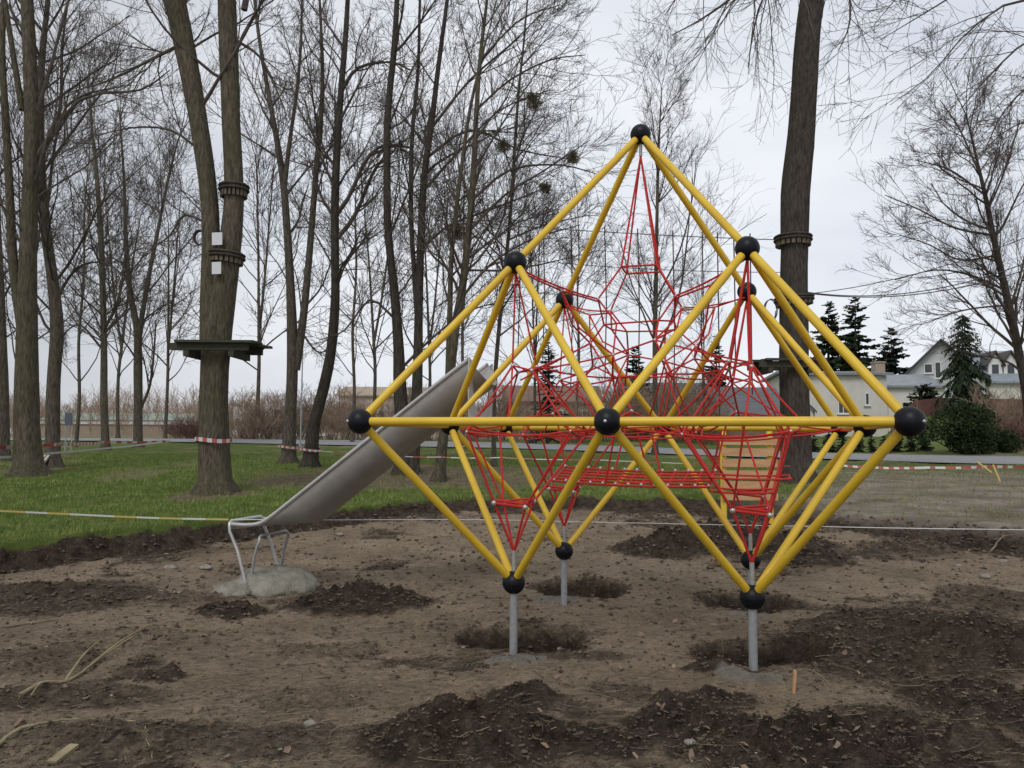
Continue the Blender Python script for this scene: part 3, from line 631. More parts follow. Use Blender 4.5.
# end plate with its round cut-out at the top
q = MB(); x0 = -1.69
outl = [(-.37, -.42), (-.37, .20), (-.30, .34), (.30, .34), (.37, .20), (.37, -.42)]
inl = []
for t in np.linspace(0, 1, 15):
    a = math.pi*(1+t); inl.append((math.cos(a)*.25, math.sin(a)*.27-.03))
inl = [(-.25, .19)]+inl+[(.25, .19)]
pp = np.array([(x0, .8+a, .42+b) for a, b in inl]); po = []
for a, b in inl:
    if b < -.1 and abs(a) < .25: po.append((a*1.48, -.42))
    else: po.append((math.copysign(.37, a), b))
po[0] = (-.36, .235); po[-1] = (.36, .235)
po = np.array([(x0, .8+a, .42+b) for a, b in po])
nn = len(pp); vv = np.concatenate([pp, po, pp+[.012, 0, 0], po+[.012, 0, 0]]); f = []
for i in range(nn-1):
    f += [[i, i+1, nn+i+1, nn+i], [2*nn+i, 3*nn+i, 3*nn+i+1, 2*nn+i+1], [i, 2*nn+i, 2*nn+i+1, i+1], [nn+i, nn+i+1, 3*nn+i+1, 3*nn+i]]
q.add(l2w(vv), f); q.build('entry_plate', M['steel_light'], slide)
# exit lip and bent tube legs
q = MB(); xe = -4.31; lip = [(xe, .78+p[0]*.98, -1.02+p[1]*.12) for p in prof]; lp = np.array(lip)
vv = np.concatenate([lp, lp+[-.015, 0, -.035]]); q.add(l2w(vv), [[i, i+1, 26+i-0, 25+i] for i in range(24)]); q.build('exit_lip', M['steel_light'], slide, smooth=True)
def leg_u(x, spread, w, top):
    pts = []
    zg = gz(*l2w((x, .8, 0))[:2])-MIDZ+.12
    half = [(x+spread, .78-w, zg-.05), (x+spread*.5, .78-w, (zg+top)/2), (x+spread*.08, .78-w, top-.10), (x+.012, .78-w+.004, top-.05), (x+.003, .78-w+.015, top-.018), (x, .78-w+.05, top), (x, .78-w+.12, top)]
    c_ = [(a_, 1.56-b_, z_) for a_, b_, z_ in half[::-1]]
    return np.array(half+c_)
q = MB(); q.tubes(l2w(leg_u(-4.32, .22, .30, -.99)), .017, 12); q.build('leg', M['steel_light'], slide, smooth=True)
q = MB(); q.tubes(l2w(leg_u(-3.98, -.08, .27, -1.13)), .015, 12); q.build('leg', M['galv'], slide, smooth=True)
# concrete lump
g = l2w((-3.98, .76, 0)); g[2] = gz(g[0], g[1]); q = MB(); q.sphere((g[0]+.03, g[1], g[2]-.02), 1, 56, 32, sq=(.43, .46, .215), noise=.30, seed=2)
q.sphere((g[0]-.33, g[1]-.24, g[2]-.02), .2, 28, 16, sq=(1.1, .9, .5), noise=.4, seed=5)
tag(q.build('concrete_footing', M['concrete'], origin=g, smooth=True), 'rough lump of pale concrete around the slide feet', 'concrete footing')

# ------------------------------------------------------------------ trees
def grow(P0, D, Ln, Rd, n, wob, up, taper=.35, rg=rng):
    m = len(P0); P = np.zeros((m, n+1, 3)); P[:, 0] = P0; d = unit(D.copy())
    for i in range(n):
        d = unit(d+rg.normal(0, wob, (m, 3))+np.array([0, 0, 1.])*up); P[:, i+1] = P[:, i]+d*(Ln/n)[:, None]
    t = np.linspace(0, 1, n+1)[None]; return P, Rd[:, None]*(1-(1-taper)*t)
def spawn(P, Rr, k, t0, t1, a0, a1, lf0, lf1, rf, rg=rng, flat=0):
    m, n, _ = P.shape; par = np.repeat(np.arange(m), k); t = rg.uniform(t0, t1, m*k)
    x = t*(n-1); i = np.minimum(x.astype(int), n-2); u = (x-i)[:, None]
    pos = P[par, i]*(1-u)+P[par, i+1]*u; tan = unit(P[par, i+1]-P[par, i])
    rad = Rr[par, i]*(1-u[:, 0])+Rr[par, i+1]*u[:, 0]
    rv = rg.normal(0, 1, (m*k, 3)); rv[:, 2] *= 1-flat; rv = rv-(rv*tan).sum(1, keepdims=True)*tan; rv = unit(rv)
    an = rg.uniform(a0, a1, m*k)[:, None]
    L0 = np.linalg.norm(np.diff(P, axis=1), axis=2).sum(1)[par]
    return pos, unit(tan*np.cos(an)+rv*np.sin(an)), L0*rg.uniform(lf0, lf1, m*k)*(1.05-.5*t), np.maximum(rad*rf, .0028)
def crown_from(P, Rr, q, rg, kb=7, kt=7, kk=4, droop=0, minr=.0033, fork=.5):
    """branches, twigs and twiglets on a set of limb polylines"""
    q.tubes(P, Rr, 6)
    b = spawn(P, Rr, kb, .2, 1, .35, .9, .42, .8, .5, rg); Pb, Rb = grow(*b, 6, .10, .05+droop, .35, rg); q.tubes(Pb, np.maximum(Rb, minr*1.3), 4)
    t = spawn(Pb, Rb, kt, .12, 1, .35, .9, .35, .75, .55, rg); Pt, Rt_ = grow(*t, 4, .12, .04+droop, .5, rg); Rt_ = np.maximum(Rt_, minr); q.tubes(Pt, Rt_, 3)
    w = spawn(Pt, Rt_, kk, .1, 1, .35, .9, .4, .8, .7, rg); Pw, Rw = grow(*w, 3, .13, .03+droop, .7, rg); q.tubes(Pw, np.clip(Rw, minr*.8, .02), 3)
def trunk_mesh(q, pts, wid, flare=True, n=40, k=18, seed=0):
    p = smooth_path(pts, n); w = np.interp(np.linspace(0, 1, n), np.linspace(0, 1, len(wid)), wid)/2
    h = p[:, 2]-p[0, 2]
    rad = w*(1+(.62*np.exp(-h/.13)+.16*np.exp(-h/.4) if flare else 0))
    n0 = q.n; ring = q.tubes(p, rad, k)
    # knobbly outline and root flare lobes
    v = q.v[-1].reshape(n, k, 3); c = p[:, None]; a = np.arange(k)*2*np.pi/k
    amp = .045+ (.22*np.exp(-h/.3) if flare else 0*h)
    f = 1+amp[:, None]*np.sin(a*5+seed)[None]*.7+.07*fbm(np.cos(a)[None]*1.2+seed+0*h[:, None], h[:, None]*1.1+np.sin(a)[None]*1.2, 1.3, 4)
    q.v[-1] = (c+(v-c)*f[..., None]).reshape(-1, 3)
    return p, rad
def tree(name, label, d, stems, limbs=(), nl=12, ll=(2.5, 4.5), hmin=.4, bm='bark', kb=6, kt=6, kk=3, seed=0, group=None, droop=0, up=.06, ang=(.5, 1.1), minr=.0040, depth=None, cat='tree', lseed=0):
    """stems: lists of (px, py, width px) at distance d (world y); first stem starts at the ground"""
    rg = np.random.default_rng(seed+100)
    w3 = []
    for si, st in enumerate(stems):
        dd = depth[si] if depth else 0
        pts = [at(px, py, d+dd*min(1, i/3)) for i, (px, py, w) in enumerate(st)]
        if si == 0 or st[0][1] > 430:
            b = pts[0]; b[2] = base_z(b[0], b[1])-.12
        w3.append((pts, [w*d/F0 for _, _, w in st]))
    base = w3[0][0][0].copy(); base[2] += .12
    t = thing(name, label, cat, base, group)
    q = MB(); info = []
    for si, (pts, wd) in enumerate(w3): info.append(trunk_mesh(q, pts, [(.86 if name == 'platform_tree' or d == 17.0 else .69)*x for x in wd], si == 0 or stems[si][0][1] > 430, seed=seed+si*2.1))
    q.build('trunk', M[bm], t, smooth=True)
    c = MB(); P0 = []; D0 = []; L0 = []; R0 = []
    tot = sum(max(.1, p[-1][2]-p[0][2]) for p, _ in info)
    for p, r in info:
        m = max(2, int(nl*max(.1, p[-1][2]-p[0][2])/tot))
        hh = rg.uniform(hmin if stems else .3, 1, m) if len(info) == 1 else rg.uniform(hmin if p is info[0][0] else .12, 1, m)
        x = hh*(len(p)-1); i = np.minimum(x.astype(int), len(p)-2)
        for ii, hx in zip(i, hh):
            tn = unit(p[ii+1]-p[ii]); a = rg.uniform(0, 6.283); an = rg.uniform(*ang)
            side_ = unit(np.cross(tn, [math.cos(a), math.sin(a), .1])); P0.append(p[ii]); D0.append(tn*math.cos(an)+side_*math.sin(an))
            L0.append(rg.uniform(*ll)*(1.15-.45*hx)); R0.append(min(r[ii]*.5, rg.uniform(.018, .045)))
        # leader tips
        for _ in range(3):
            P0.append(p[-1]); D0.append(unit(p[-1]-p[-2])+rg.normal(0, .3, 3)); L0.append(rg.uniform(*ll)); R0.append(min(.03, r[-1]*.7))
    P, Rr = grow(np.array(P0), np.array(D0), np.array(L0), np.array(R0), 7, .11, up, .3, rg)
    crown_from(P, Rr, c, rg, kb, kt, kk, droop, minr)
    for li in limbs:                                   # limbs seen one by one in the photo
        pts = smooth_path([at(px, py, d+(z_[0] if z_ else 0)) for px, py, w, *z_ in li], 10); rd = np.interp(np.linspace(0, 1, 10), np.linspace(0, 1, len(li)), [x_[2]*d/F0/2*(.6 if droop < 0 else .85) for x_ in li])
        crown_from(pts[None], rd[None], c, rg, kb+2, kt, kk, droop, minr)
    c.build('crown', M['twig'], t)
    return t
# big platform tree
TP = 15.0
platform_tree = tree('platform_tree', 'thick forked tree carrying a wooden platform, two slat collars and white notices', TP,
     [[(215, 495, 36), (214, 440, 33), (214, 390, 32), (216, 345, 33), (222, 300, 30), (228, 260, 27), (232, 225, 24), (234, 190, 22), (231, 120, 21), (229, 60, 22), (227, 0, 21), (226, -90, 17), (232, -220, 10)],
      [(211, 345, 26), (211, 290, 24), (211, 240, 20), (208, 190, 20), (198, 120, 21), (187, 60, 24), (175, 0, 25), (160, -90, 19), (140, -230, 10)]],
     [[(172, 20, 9), (158, -20, 7), (140, -60, 5)], [(210, 225, 4), (185, 215, 3), (170, 235, 2), (150, 250, 1.4)], [(244, 10, 8), (252, -30, 6), (262, -80, 4)], [(190, 40, 5), (150, 60, 3.5), (110, 80, 2.2), (60, 95, 1.2)],
      [(200, 150, 4), (170, 130, 3), (130, 128, 2), (80, 140, 1)], [(236, 40, 4), (262, 60, 3), (285, 110, 2)]],
     nl=14, hmin=.62, bm='bark_green', seed=1, ll=(1.8, 3.6))
TR = 17.0
tree('bare_tree', 'tall bare trunk with slat collars and dark platform behind the right of the climbing frame', TR,
     [[(797, 476, 33), (796, 420, 33), (794, 360, 33), (794, 300, 32), (794.5, 250, 31), (796, 190, 34), (801, 140, 32), (804, 100, 30), (807, 50, 29), (812, 0, 28), (822, -70, 24), (826, -160, 19), (835, -300, 10)]],
     [[(818, -60, 9), (780, -50, 7), (735, -5, 5), (700, 20, 3), (672, 35, 1.5)], [(822, -90, 8), (790, -50, 6), (762, 0, 4), (752, 40, 2.5), (748, 68, 1.2)], [(820, -90, 8), (845, -30, 5), (850, 20, 3), (838, 52, 1.4)], [(820, -90, 8), (740, -60, 5), (690, -20, 3), (665, 15, 1.5)]],
     nl=8, hmin=.88, bm='bark_dark', seed=2, ll=(1.5, 2.6), droop=-.05)
G_T = 'bare trees standing on the lawn'
tree('bare_tree', 'massive bare trunk at the left edge with a stump at its foot', 18,
     [[(30, 470, 36), (27, 420, 33), (27, 370, 30), (27, 320, 27), (28, 260, 24), (30, 200, 22), (32, 130, 20), (30, 60, 18), (27, 0, 17), (24, -100, 13), (30, -220, 7)],
      [(22, 330, 14), (13, 260, 13), (9, 180, 11), (5, 110, 10), (2, 40, 9), (8, -60, 7), (14, -160, 4)], [(22, 110, 9), (14, 60, 8), (6, 10, 7), (-10, -80, 4)]],
     [[(34, 120, 5), (50, 70, 4), (60, 30, 3), (75, -20, 2)], [(34, 160, 5), (80, 100, 3.5), (140, 90, 2.5), (170, 70, 1.2)]], nl=16, hmin=.3, bm='bark_green', seed=3, group=G_T)
tree('bare_tree', 'bare leaning tree just right of the massive edge trunk', 20,
     [[(54, 456, 20), (53, 420, 19), (54, 380, 18), (57, 330, 18), (54, 290, 16), (46, 230, 14), (41, 170, 13), (40, 120, 12), (42, 60, 9), (48, 0, 7), (56, -100, 4)]],
     [[(56, 300, 4), (75, 270, 3), (100, 262, 2), (125, 275, 1)], [(45, 150, 5), (60, 110, 4), (62, 50, 3), (68, 0, 2)], [(46, 215, 4), (60, 120, 3), (85, 95, 2.4), (130, 85, 1.2)]], nl=20, hmin=.25, seed=4, group=G_T)
tree('bare_tree', 'dim bare trunk cut off by the left edge of view', 22,
     [[(3, 456, 20), (2, 400, 18), (0, 330, 16), (-3, 250, 14), (-8, 150, 12), (-10, 50, 9), (-10, -80, 5)]], nl=14, hmin=.25, seed=5, group=G_T)
tree('bare_tree', 'slim straight bare tree right of the slate blue notice board', 29,
     [[(106, 449, 11), (104, 400, 10), (104, 350, 9), (103, 300, 8.5), (101, 240, 8), (97, 180, 6), (92, 130, 4), (88, 80, 2)]],
     [[(103, 350, 3), (80, 325, 2.2), (62, 335, 1.5)], [(104, 330, 4), (118, 300, 3), (125, 255, 2), (128, 200, 1.5)]], nl=26, hmin=.3, ll=(1.8, 3.4), seed=6, group=G_T, minr=.005)
tree('bare_tree', 'bare twin stemmed tree with a crooked side branch left of the platform tree', 33,
     [[(138, 442, 12), (138, 410, 12), (138, 370, 12), (137, 330, 10), (130, 290, 7), (126, 240, 6), (124, 180, 4), (120, 120, 2)], [(138, 345, 8), (143, 310, 7), (150, 270, 6), (158, 230, 5), (168, 180, 4), (178, 140, 2)]],
     [[(140, 410, 4), (150, 385, 3), (154, 350, 2.4), (156, 320, 1.5)]], nl=26, hmin=.3, ll=(2, 4), seed=7, group=G_T, minr=.005)
tree('bare_tree', 'bare tree forking high with pale grey bark right of the platform tree', 22,
     [[(288, 451, 20), (290, 420, 17), (292, 380, 16), (292, 330, 15), (290, 280, 12), (287, 230, 11), (283, 180, 10), (275, 130, 8), (266, 80, 6), (258, 30, 5), (250, -40, 3)],
      [(296, 370, 12), (303, 320, 11), (308, 270, 10), (313, 210, 9), (318, 150, 8), (322, 100, 7), (322, 50, 5), (318, -30, 3)], [(284, 190, 8), (290, 140, 6), (297, 90, 5), (301, 40, 4), (303, -40, 2)]],
     [[(300, 330, 3), (318, 352, 2), (335, 345, 1.4)]], nl=26, hmin=.35, seed=8, group=G_T, ll=(1.6, 3.4), ang=(.3, .8))
tree('bare_tree', 'bare leaning tree with a curved foot beside the pale forked tree', 20.5,
     [[(309, 456, 22), (314, 425, 17), (323, 390, 16), (331, 350, 15), (335, 300, 13), (335, 250, 12), (335, 200, 12), (337, 150, 11), (341, 90, 9), (346, 30, 8), (350, -50, 5)]],
     [[(336, 215, 6), (350, 195, 5), (366, 160, 4.5), (385, 145, 4), (412, 148, 3)], [(336, 240, 6), (355, 215, 5), (372, 175, 4), (382, 160, 3)], [(342, 90, 5), (358, 68, 4), (390, 62, 3), (410, 70, 2)], [(336, 190, 4), (318, 150, 3), (305, 100, 2)]],
     nl=22, hmin=.35, bm='bark_dark', seed=9, group=G_T, ll=(1.8, 3.6), ang=(.3, .9))
tree('bare_tree', 'bare multi stemmed tree behind the upper end of the slide', 19,
     [[(404, 468, 26), (403, 430, 23), (400, 390, 19), (398, 340, 15), (394, 290, 13), (388, 230, 11), (387, 170, 11), (388, 110, 10), (394, 50, 9), (398, -20, 7), (402, -110, 4)],
      [(412, 466, 18), (416, 420, 17), (418, 360, 14), (419, 300, 12), (421, 240, 11), (424, 180, 10), (432, 120, 9), (438, 70, 7), (446, 10, 6), (456, -70, 3)], [(418, 330, 8), (414, 270, 7), (411, 210, 7), (412, 140, 6), (418, 70, 5), (420, 0, 4), (424, -80, 2)]],
     [[(420, 250, 4), (450, 225, 3), (490, 210, 2.4), (540, 190, 1.5)], [(424, 190, 4), (460, 150, 3), (500, 110, 2), (550, 90, 1.2)], [(396, 320, 4), (370, 300, 3), (345, 330, 2), (320, 340, 1.2)], [(430, 130, 4), (470, 80, 3), (510, 45, 2), (545, 10, 1.2)], [(400, 370, 4), (430, 340, 3), (470, 310, 2), (520, 300, 1.2)],
      [(424, 160, 4), (470, 130, 3), (520, 150, 2), (575, 160, 1)]],
     nl=26, hmin=.35, bm='bark_dark', seed=10, group=G_T, ll=(2.2, 4.2))
tree('bare_tree', 'bare slanting trunk rising behind the slide trough', 17.5,
     [[(438, 476, 16), (444, 430, 14), (450, 380, 13), (455, 330, 13), (462, 290, 12), (468, 240, 10), (473, 180, 9), (476, 120, 7), (480, 60, 6), (488, -10, 4), (494, -80, 2)], [(448, 380, 9), (450, 310, 8), (452, 250, 7), (460, 180, 6), (470, 110, 5), (486, 40, 3)]],
     [[(460, 300, 4), (490, 265, 3), (530, 240, 2.4), (580, 225, 1.2)], [(470, 230, 4), (505, 195, 3), (545, 170, 2), (590, 140, 1)], [(472, 200, 4), (510, 170, 3), (560, 165, 2), (600, 175, 1)], [(476, 110, 3), (510, 80, 2.5), (550, 60, 2), (585, 55, 1)], [(465, 270, 3), (510, 270, 2.4), (560, 260, 1.5), (600, 250, 1)],
      [(480, 60, 3), (520, 20, 2), (560, 5, 1)]],
     nl=24, hmin=.35, bm='bark_green', seed=11, group=G_T, ll=(1.8, 3.4))
tree('bare_tree', 'thin bare tree behind the rounded plate at the top of the slide', 21,
     [[(494, 458, 7), (494, 400, 6.5), (498, 340, 6), (504, 280, 6), (510, 220, 5), (514, 160, 5), (518, 100, 4), (524, 40, 3), (530, -30, 2)]],
     [[(508, 240, 2.5), (545, 225, 1.8), (590, 215, 1)]], nl=30, hmin=.25, seed=12, group=G_T, ll=(1.8, 3.6))
tree('bare_tree', 'bare feathery tree seen through the yellow tip of the climbing frame', 31,
     [[(655, 446, 8), (655, 400, 7.5), (655, 340, 7), (656, 280, 6), (657, 220, 5), (658, 170, 4), (660, 120, 2.5), (662, 85, 1)]],
     [[(656, 300, 2.5), (680, 250, 2), (692, 200, 1.5), (696, 160, 1)], [(656, 330, 2), (634, 290, 1.6), (620, 240, 1)], [(655, 360, 3), (678, 300, 2.5), (686, 250, 2), (690, 210, 1)]], nl=34, hmin=.25, seed=13, group=G_T, ll=(1.8, 3.2), ang=(.35, .8), minr=.004)
tree('bare_tree', 'bare dark tree leaning in from the right edge before the dormer house', 20,
     [[(1032, 440, 14), (1027, 400, 12), (1020, 360, 11), (1012, 320, 11), (1002, 275, 9), (993, 235, 8), (985, 195, 6), (978, 165, 4), (970, 130, 2.5)]],
     [[(1005, 290, 3), (970, 275, 2.4), (935, 270, 1.8), (895, 280, 1)], [(992, 235, 3), (955, 228, 2.4), (920, 210, 1.8), (885, 195, 1)], [(998, 255, 3), (960, 260, 2.2), (930, 245, 1.5), (900, 235, 1)], [(985, 195, 2.5), (950, 170, 2), (915, 160, 1)], [(1010, 310, 3), (1024, 260, 2.2), (1034, 200, 1.4)], [(988, 210, 2.5), (1005, 170, 2), (1020, 120, 1.4)],
      [(1008, 305, 2.5), (965, 310, 2), (920, 325, 1)], [(982, 180, 2.2), (960, 130, 1.8), (940, 100, 1)]],
     nl=34, hmin=.22, bm='bark_dark', kk=5, seed=14, group=G_T, ll=(1.6, 2.8), up=-.01)
tree('bare_tree', 'bare tree beyond the right edge whose drooping branches fill the top corner', 15,
     [[(1085, 480, 30), (1082, 400, 27), (1080, 300, 25), (1078, 200, 22), (1074, 100, 20), (1070, 0, 17), (1066, -100, 12), (1064, -200, 6)]],
     [[(1072, 0, 6), (1030, -40, 5), (980, -20, 4), (930, 10, 2.5), (880, 40, 1.2)], [(1070, 20, 6), (1020, 0, 4.5), (970, 30, 3), (930, 75, 2), (890, 105, 1)], [(1072, 40, 6), (1030, 40, 4), (990, 75, 3), (960, 110, 1.6)], [(1066, -60, 6), (1000, -90, 5), (940, -50, 3.5), (895, 0, 2), (870, 30, 1)], [(1074, 90, 5), (1040, 80, 4), (1005, 110, 2.6), (985, 150, 1.4)], [(1076, 150, 5), (1040, 120, 3), (1000, 135, 2), (970, 170, 1)]],
     nl=10, hmin=.55, bm='bark_dark', seed=15, ll=(1.6, 2.8), droop=-.06, up=-.03)
# far thin trees: one of each kind, then copies
far = []
for k, (sd_, kd) in enumerate(((21, 'upright'), (22, 'spreading'))):
    t = tree('bare_tree', 'x', 34, [[(512, 440, 6), (514, 400, 5), (511, 340, 4.5), (514, 280, 3.5), (512, 220, 2.5), (515, 150, 1.2)]] if k == 0 else
             [[(512, 440, 6), (510, 390, 5), (514, 340, 4.2), (520, 280, 3), (528, 220, 1.6)], [(513, 360, 4.2), (504, 310, 3.4), (496, 250, 2.4), (488, 190, 1.2)]], nl=26, hmin=.25, ll=(2.6, 5.0), seed=sd_, minr=.007, kb=5, kt=5, kk=2)
    far.append(t)
FAR = [(0, 76, 438, 32, .95, 'slim bare tree directly behind the slate blue notice board'), (1, 165, 438, 46, 1.3, 'bare spreading tree behind the gap left of the platform tree'),
       (1, 256, 440, 44, 1.5, 'bare spreading tree between the platform tree and the pale forked tree'), (0, 352, 440, 40, 1.2, 'slim bare tree behind the lane right of the curved foot tree'), (1, 372, 440, 48, 1.5, 'bare spreading tree before the pinkish house on the left'),
       (0, 462, 440, 36, 1.1, 'slim bare tree rising behind the slide between darker trunks'), (1, 535, 442, 40, 1.0, 'bare spreading tree behind the left cells of the climbing frame'), (0, 578, 442, 50, 1.2, 'slim bare tree before the beige house'), (1, 20, 440, 40, 1.4, 'bare spreading tree far behind the massive edge trunk'),
       (0, 703, 442, 44, .8, 'low bare tree behind the brown brush right of the feathery tree'), (1, 428, 440, 55, 1.6, 'bare spreading tree far behind the multi stemmed tree'), (1, 118, 438, 52, 1.5, 'bare spreading tree far behind the slim straight tree')]
for i, (k, px, py, d, sc, lab) in enumerate(FAR):
    t = far[k] if i < 2 and far[k].get('used') is None and k == i else copy_tree(far[k])
    if t is far[k]: t['used'] = 1
    p = at(px, py, d); t.location = (p[0], p[1], float(base_z(p[0], p[1]))-.05); t.rotation_euler = (0, 0, i*2.3); t.scale = (sc*.9, sc*.9, sc)
    t['label'] = lab; t['group'] = 'slim bare trees beyond the lane'
for t in far: 
    if 'used' in t: del t['used']
for o in list(bpy.data.objects):
    if 'used' in o: del o['used']
# mistletoe balls in the crowns
for px, py, r, d, lab in ((533, 101, 11, 18.5, 'topmost dark mistletoe clump in the crown right of the trunks'), (572, 157, 8, 18, 'rightmost round olive mistletoe clump near the twig ends'), (545, 188, 7, 18, 'lowest small olive mistletoe clump above the yellow tube'), (503, 146, 8, 18.5, 'dark mistletoe clump left among the slanting branches'), (456, 232, 12, 17.8, 'olive mistletoe clump on the slanting trunk')):
    c = at(px, py, d); rm = r*d/F0; n_ = 160; q = MB()
    st = np.repeat(c[None], n_, 0); D = unit(rng.normal(0, 1, (n_, 3))); P, Rr = grow(st, D, np.full(n_, rm)*rng.uniform(.6, 1.1, n_), np.full(n_, .006), 3, .25, 0)
    q.tubes(P, Rr, 3); b = spawn(P, Rr, 4, .4, 1, .4, 1, .4, .6, .8); P2, R2 = grow(*b, 2, .2, 0); q.tubes(P2, np.maximum(R2, .004), 3)
    tag(q.build('mistletoe', M['ivy'], origin=c), lab, 'mistletoe', 'mistletoe clumps in the bare crowns')

# ------------------------------------------------------------------ conifers, bushes, shrubs
def conifer(label, px, ytop, ybase, wpx, d, m='needle', weep=0, seed=0, name='spruce', group='conifers among the houses', n=150, bare=.06):
    rg = np.random.default_rng(seed); b = at(px, ybase, d); zg = float(base_z(b[0], b[1])); b[2] = min(b[2], zg) if ybase > 430 else zg
    top = at(px, ytop, d); H = top[2]-b[2]; w = wpx*d/F0
    t = thing(name, label, 'conifer', b, group)
    q = MB(); q.tubes(np.array([b, b*.5+top*.5+[.05, 0, 0], top]), np.array([.018*H, .011*H, .01]), 8); q.build('trunk', M['bark_dark'], t, smooth=True)
    c = MB(); hs = np.sort(rg.uniform(bare, .99, n)); a = rg.uniform(0, 6.283, n)
    ln = w*(1-hs)**(.75)*rg.uniform(.65, 1.1, n)+.1*w
    D = np.stack([np.cos(a), np.sin(a), np.full(n, -.35-.5*weep)+.5*hs], -1); P0 = b+(top-b)*hs[:, None]
    P, Rr = grow(P0, D, ln, np.full(n, .02), 5, .08, .02-.1*weep, .4, rg); c.tubes(P, Rr, 4, 1)
    k = 34; par = np.repeat(np.arange(n), k); u = rg.uniform(.05, 1, n*k); x = u*5; i = np.minimum(x.astype(int), 4); f = (x-i)[:, None]
    p = P[par, i]*(1-f)+P[par, i+1]*f; tn = unit(P[par, i+1]-P[par, i]); s_ = unit(np.cross(tn, [0, 0, 1.]))*np.where(rg.random(n*k) < .5, -1, 1)[:, None]
    sl = (ln[par]*(.22+.14*(d > 53))*(1.15-u*.7)+.05)[:, None]*rg.uniform(.6, 1.2, (n*k, 1))
    dn = np.array([0, 0, -1.])*(.35+.9*weep)
    tip = p+(s_*.75+tn*.55+dn*rg.uniform(.3, 1, (n*k, 1))+rg.normal(0, .12, (n*k, 3)))*sl; wv = unit(np.cross(tip-p, rg.normal(0, 1, (n*k, 3))))*sl*(.17+.12*(d > 53))
    md_ = p*.5+tip*.5
    v = np.stack([p, md_-wv, tip, md_+wv], 1); c.add(v, np.arange(n*k*4).reshape(-1, 4))
    c.build('crown', [M[m], M['bark_dark']], t)
    return t
conifer('tall pointed dark spruce left of the pair behind the white house', 828, 300, 432, 36, 78, seed=1)
conifer('tallest dark spruce of the pair behind the white house', 855, 295, 432, 38, 76, seed=2)
conifer('lone dark spruce between the white house chimney and the gabled house', 891, 326, 425, 34, 85, 'needle_blue', seed=3)
conifer('broad weeping green spruce standing before the gabled house', 962, 312, 410, 42, 50, 'needle', .8, seed=4, n=150)
conifer('small dark spruce tip peeking over the gabled roof ridge', 944, 332, 400, 12, 95, seed=5, n=50)
conifer('small dark spruce tip behind the weeping spruce on its right', 977, 334, 400, 14, 95, seed=6, n=50)
conifer('dark conifer seen through the rope net right of the feathery tree', 716, 335, 440, 22, 55, seed=7)
conifer('dark conifer seen through the rope net left of the feathery tree', 636, 345, 440, 26, 60, seed=8)
conifer('dark conifer behind the left cell of the rope net', 548, 328, 440, 22, 40, 'needle_blue', seed=9)
conifer('round low conifer between white house wall and weeping spruce', 925, 384, 425, 26, 58, seed=10, name='conifer_bush', n=80)
def bush(name, label, px, ybase, wpx, hpx, d, m='hedge', n=5000, seed=0, group=None, leaf=.10, cat='bush'):
    rg = np.random.default_rng(seed); b = at(px, ybase, d); b[2] = float(base_z(b[0], b[1]))-.02; w = wpx*d/F0; h = hpx*d/F0
    t = thing(name, label, cat, b, group)
    k = 26; cc = np.stack([rg.normal(0, .42, k)*w, rg.normal(0, .30, k)*w, rg.uniform(.12, .82, k)*h], -1)
    cc[:, 2] *= 1-.45*np.minimum(1, (np.hypot(cc[:, 0], cc[:, 1])/w)**2)
    cr_ = rg.uniform(.22, .40, k)*min(w, h); j = rg.integers(0, k, n); dv = unit(rg.normal(0, 1, (n, 3))); rad = rg.uniform(.35, 1.08, n)**.6
    p = b+cc[j]+dv*(cr_[j]*rad)[:, None]; p[:, 2] = np.maximum(p[:, 2], b[2]+.03)
    a = unit(dv+rg.normal(0, .7, (n, 3))); sv_ = unit(np.cross(a, rg.normal(0, 1, (n, 3)))); L_ = leaf*rg.uniform(.5, 1.3, (n, 1))
    q = MB(); q.add(np.stack([p, p+a*L_*.5+sv_*L_*.28, p+a*L_, p+a*L_*.5-sv_*L_*.28], 1), np.arange(n*4).reshape(-1, 4)); q.build('crown', M[m], t)
    q = MB(); st = b+cc*[.2, .2, 0]; P, Rr = grow(st, cc*[1, 1, 1]+[0, 0, .2], np.linalg.norm(cc, axis=1), np.full(k, .03), 4, .1, .05, .3, rg); q.tubes(P, Rr, 4); q.build('trunk', M['bark_dark'], t)
    return t
bush('evergreen_bush', 'big rounded dark green bush beside the lane on the right', 966, 452, 36, 52, 33, 'hedge', 14000, 1, leaf=.13)
bush('evergreen_bush', 'lower dark green bush at the right flank of the big one', 1000, 450, 22, 26, 34, 'hedge', 5000, 2, leaf=.12)
th0 = None
for i, px in enumerate((803, 814, 829, 842, 858, 872, 884, 897, 911, 924)):
    if th0 is None: th0 = conifer('x', px, 430, 449, 8, 34.5, 'hedge', seed=40, name='thuja', n=90, bare=.0); t = th0
    else: t = copy_tree(th0)
    p = at(px, 448, 34.5+.15*math.sin(i*3)); sc = .8+.35*((i*7) % 5)/4
    t.location = (p[0], p[1], float(base_z(p[0], p[1]))-.02); t.scale = (sc, sc, sc*(1+.2*math.sin(i*5))); t.rotation_euler = (0, 0, i*1.7)
    t['label'] = 'young pointed thuja in the row between the lane and the white house'; t['group'] = 'young thujas in a row along the lane'
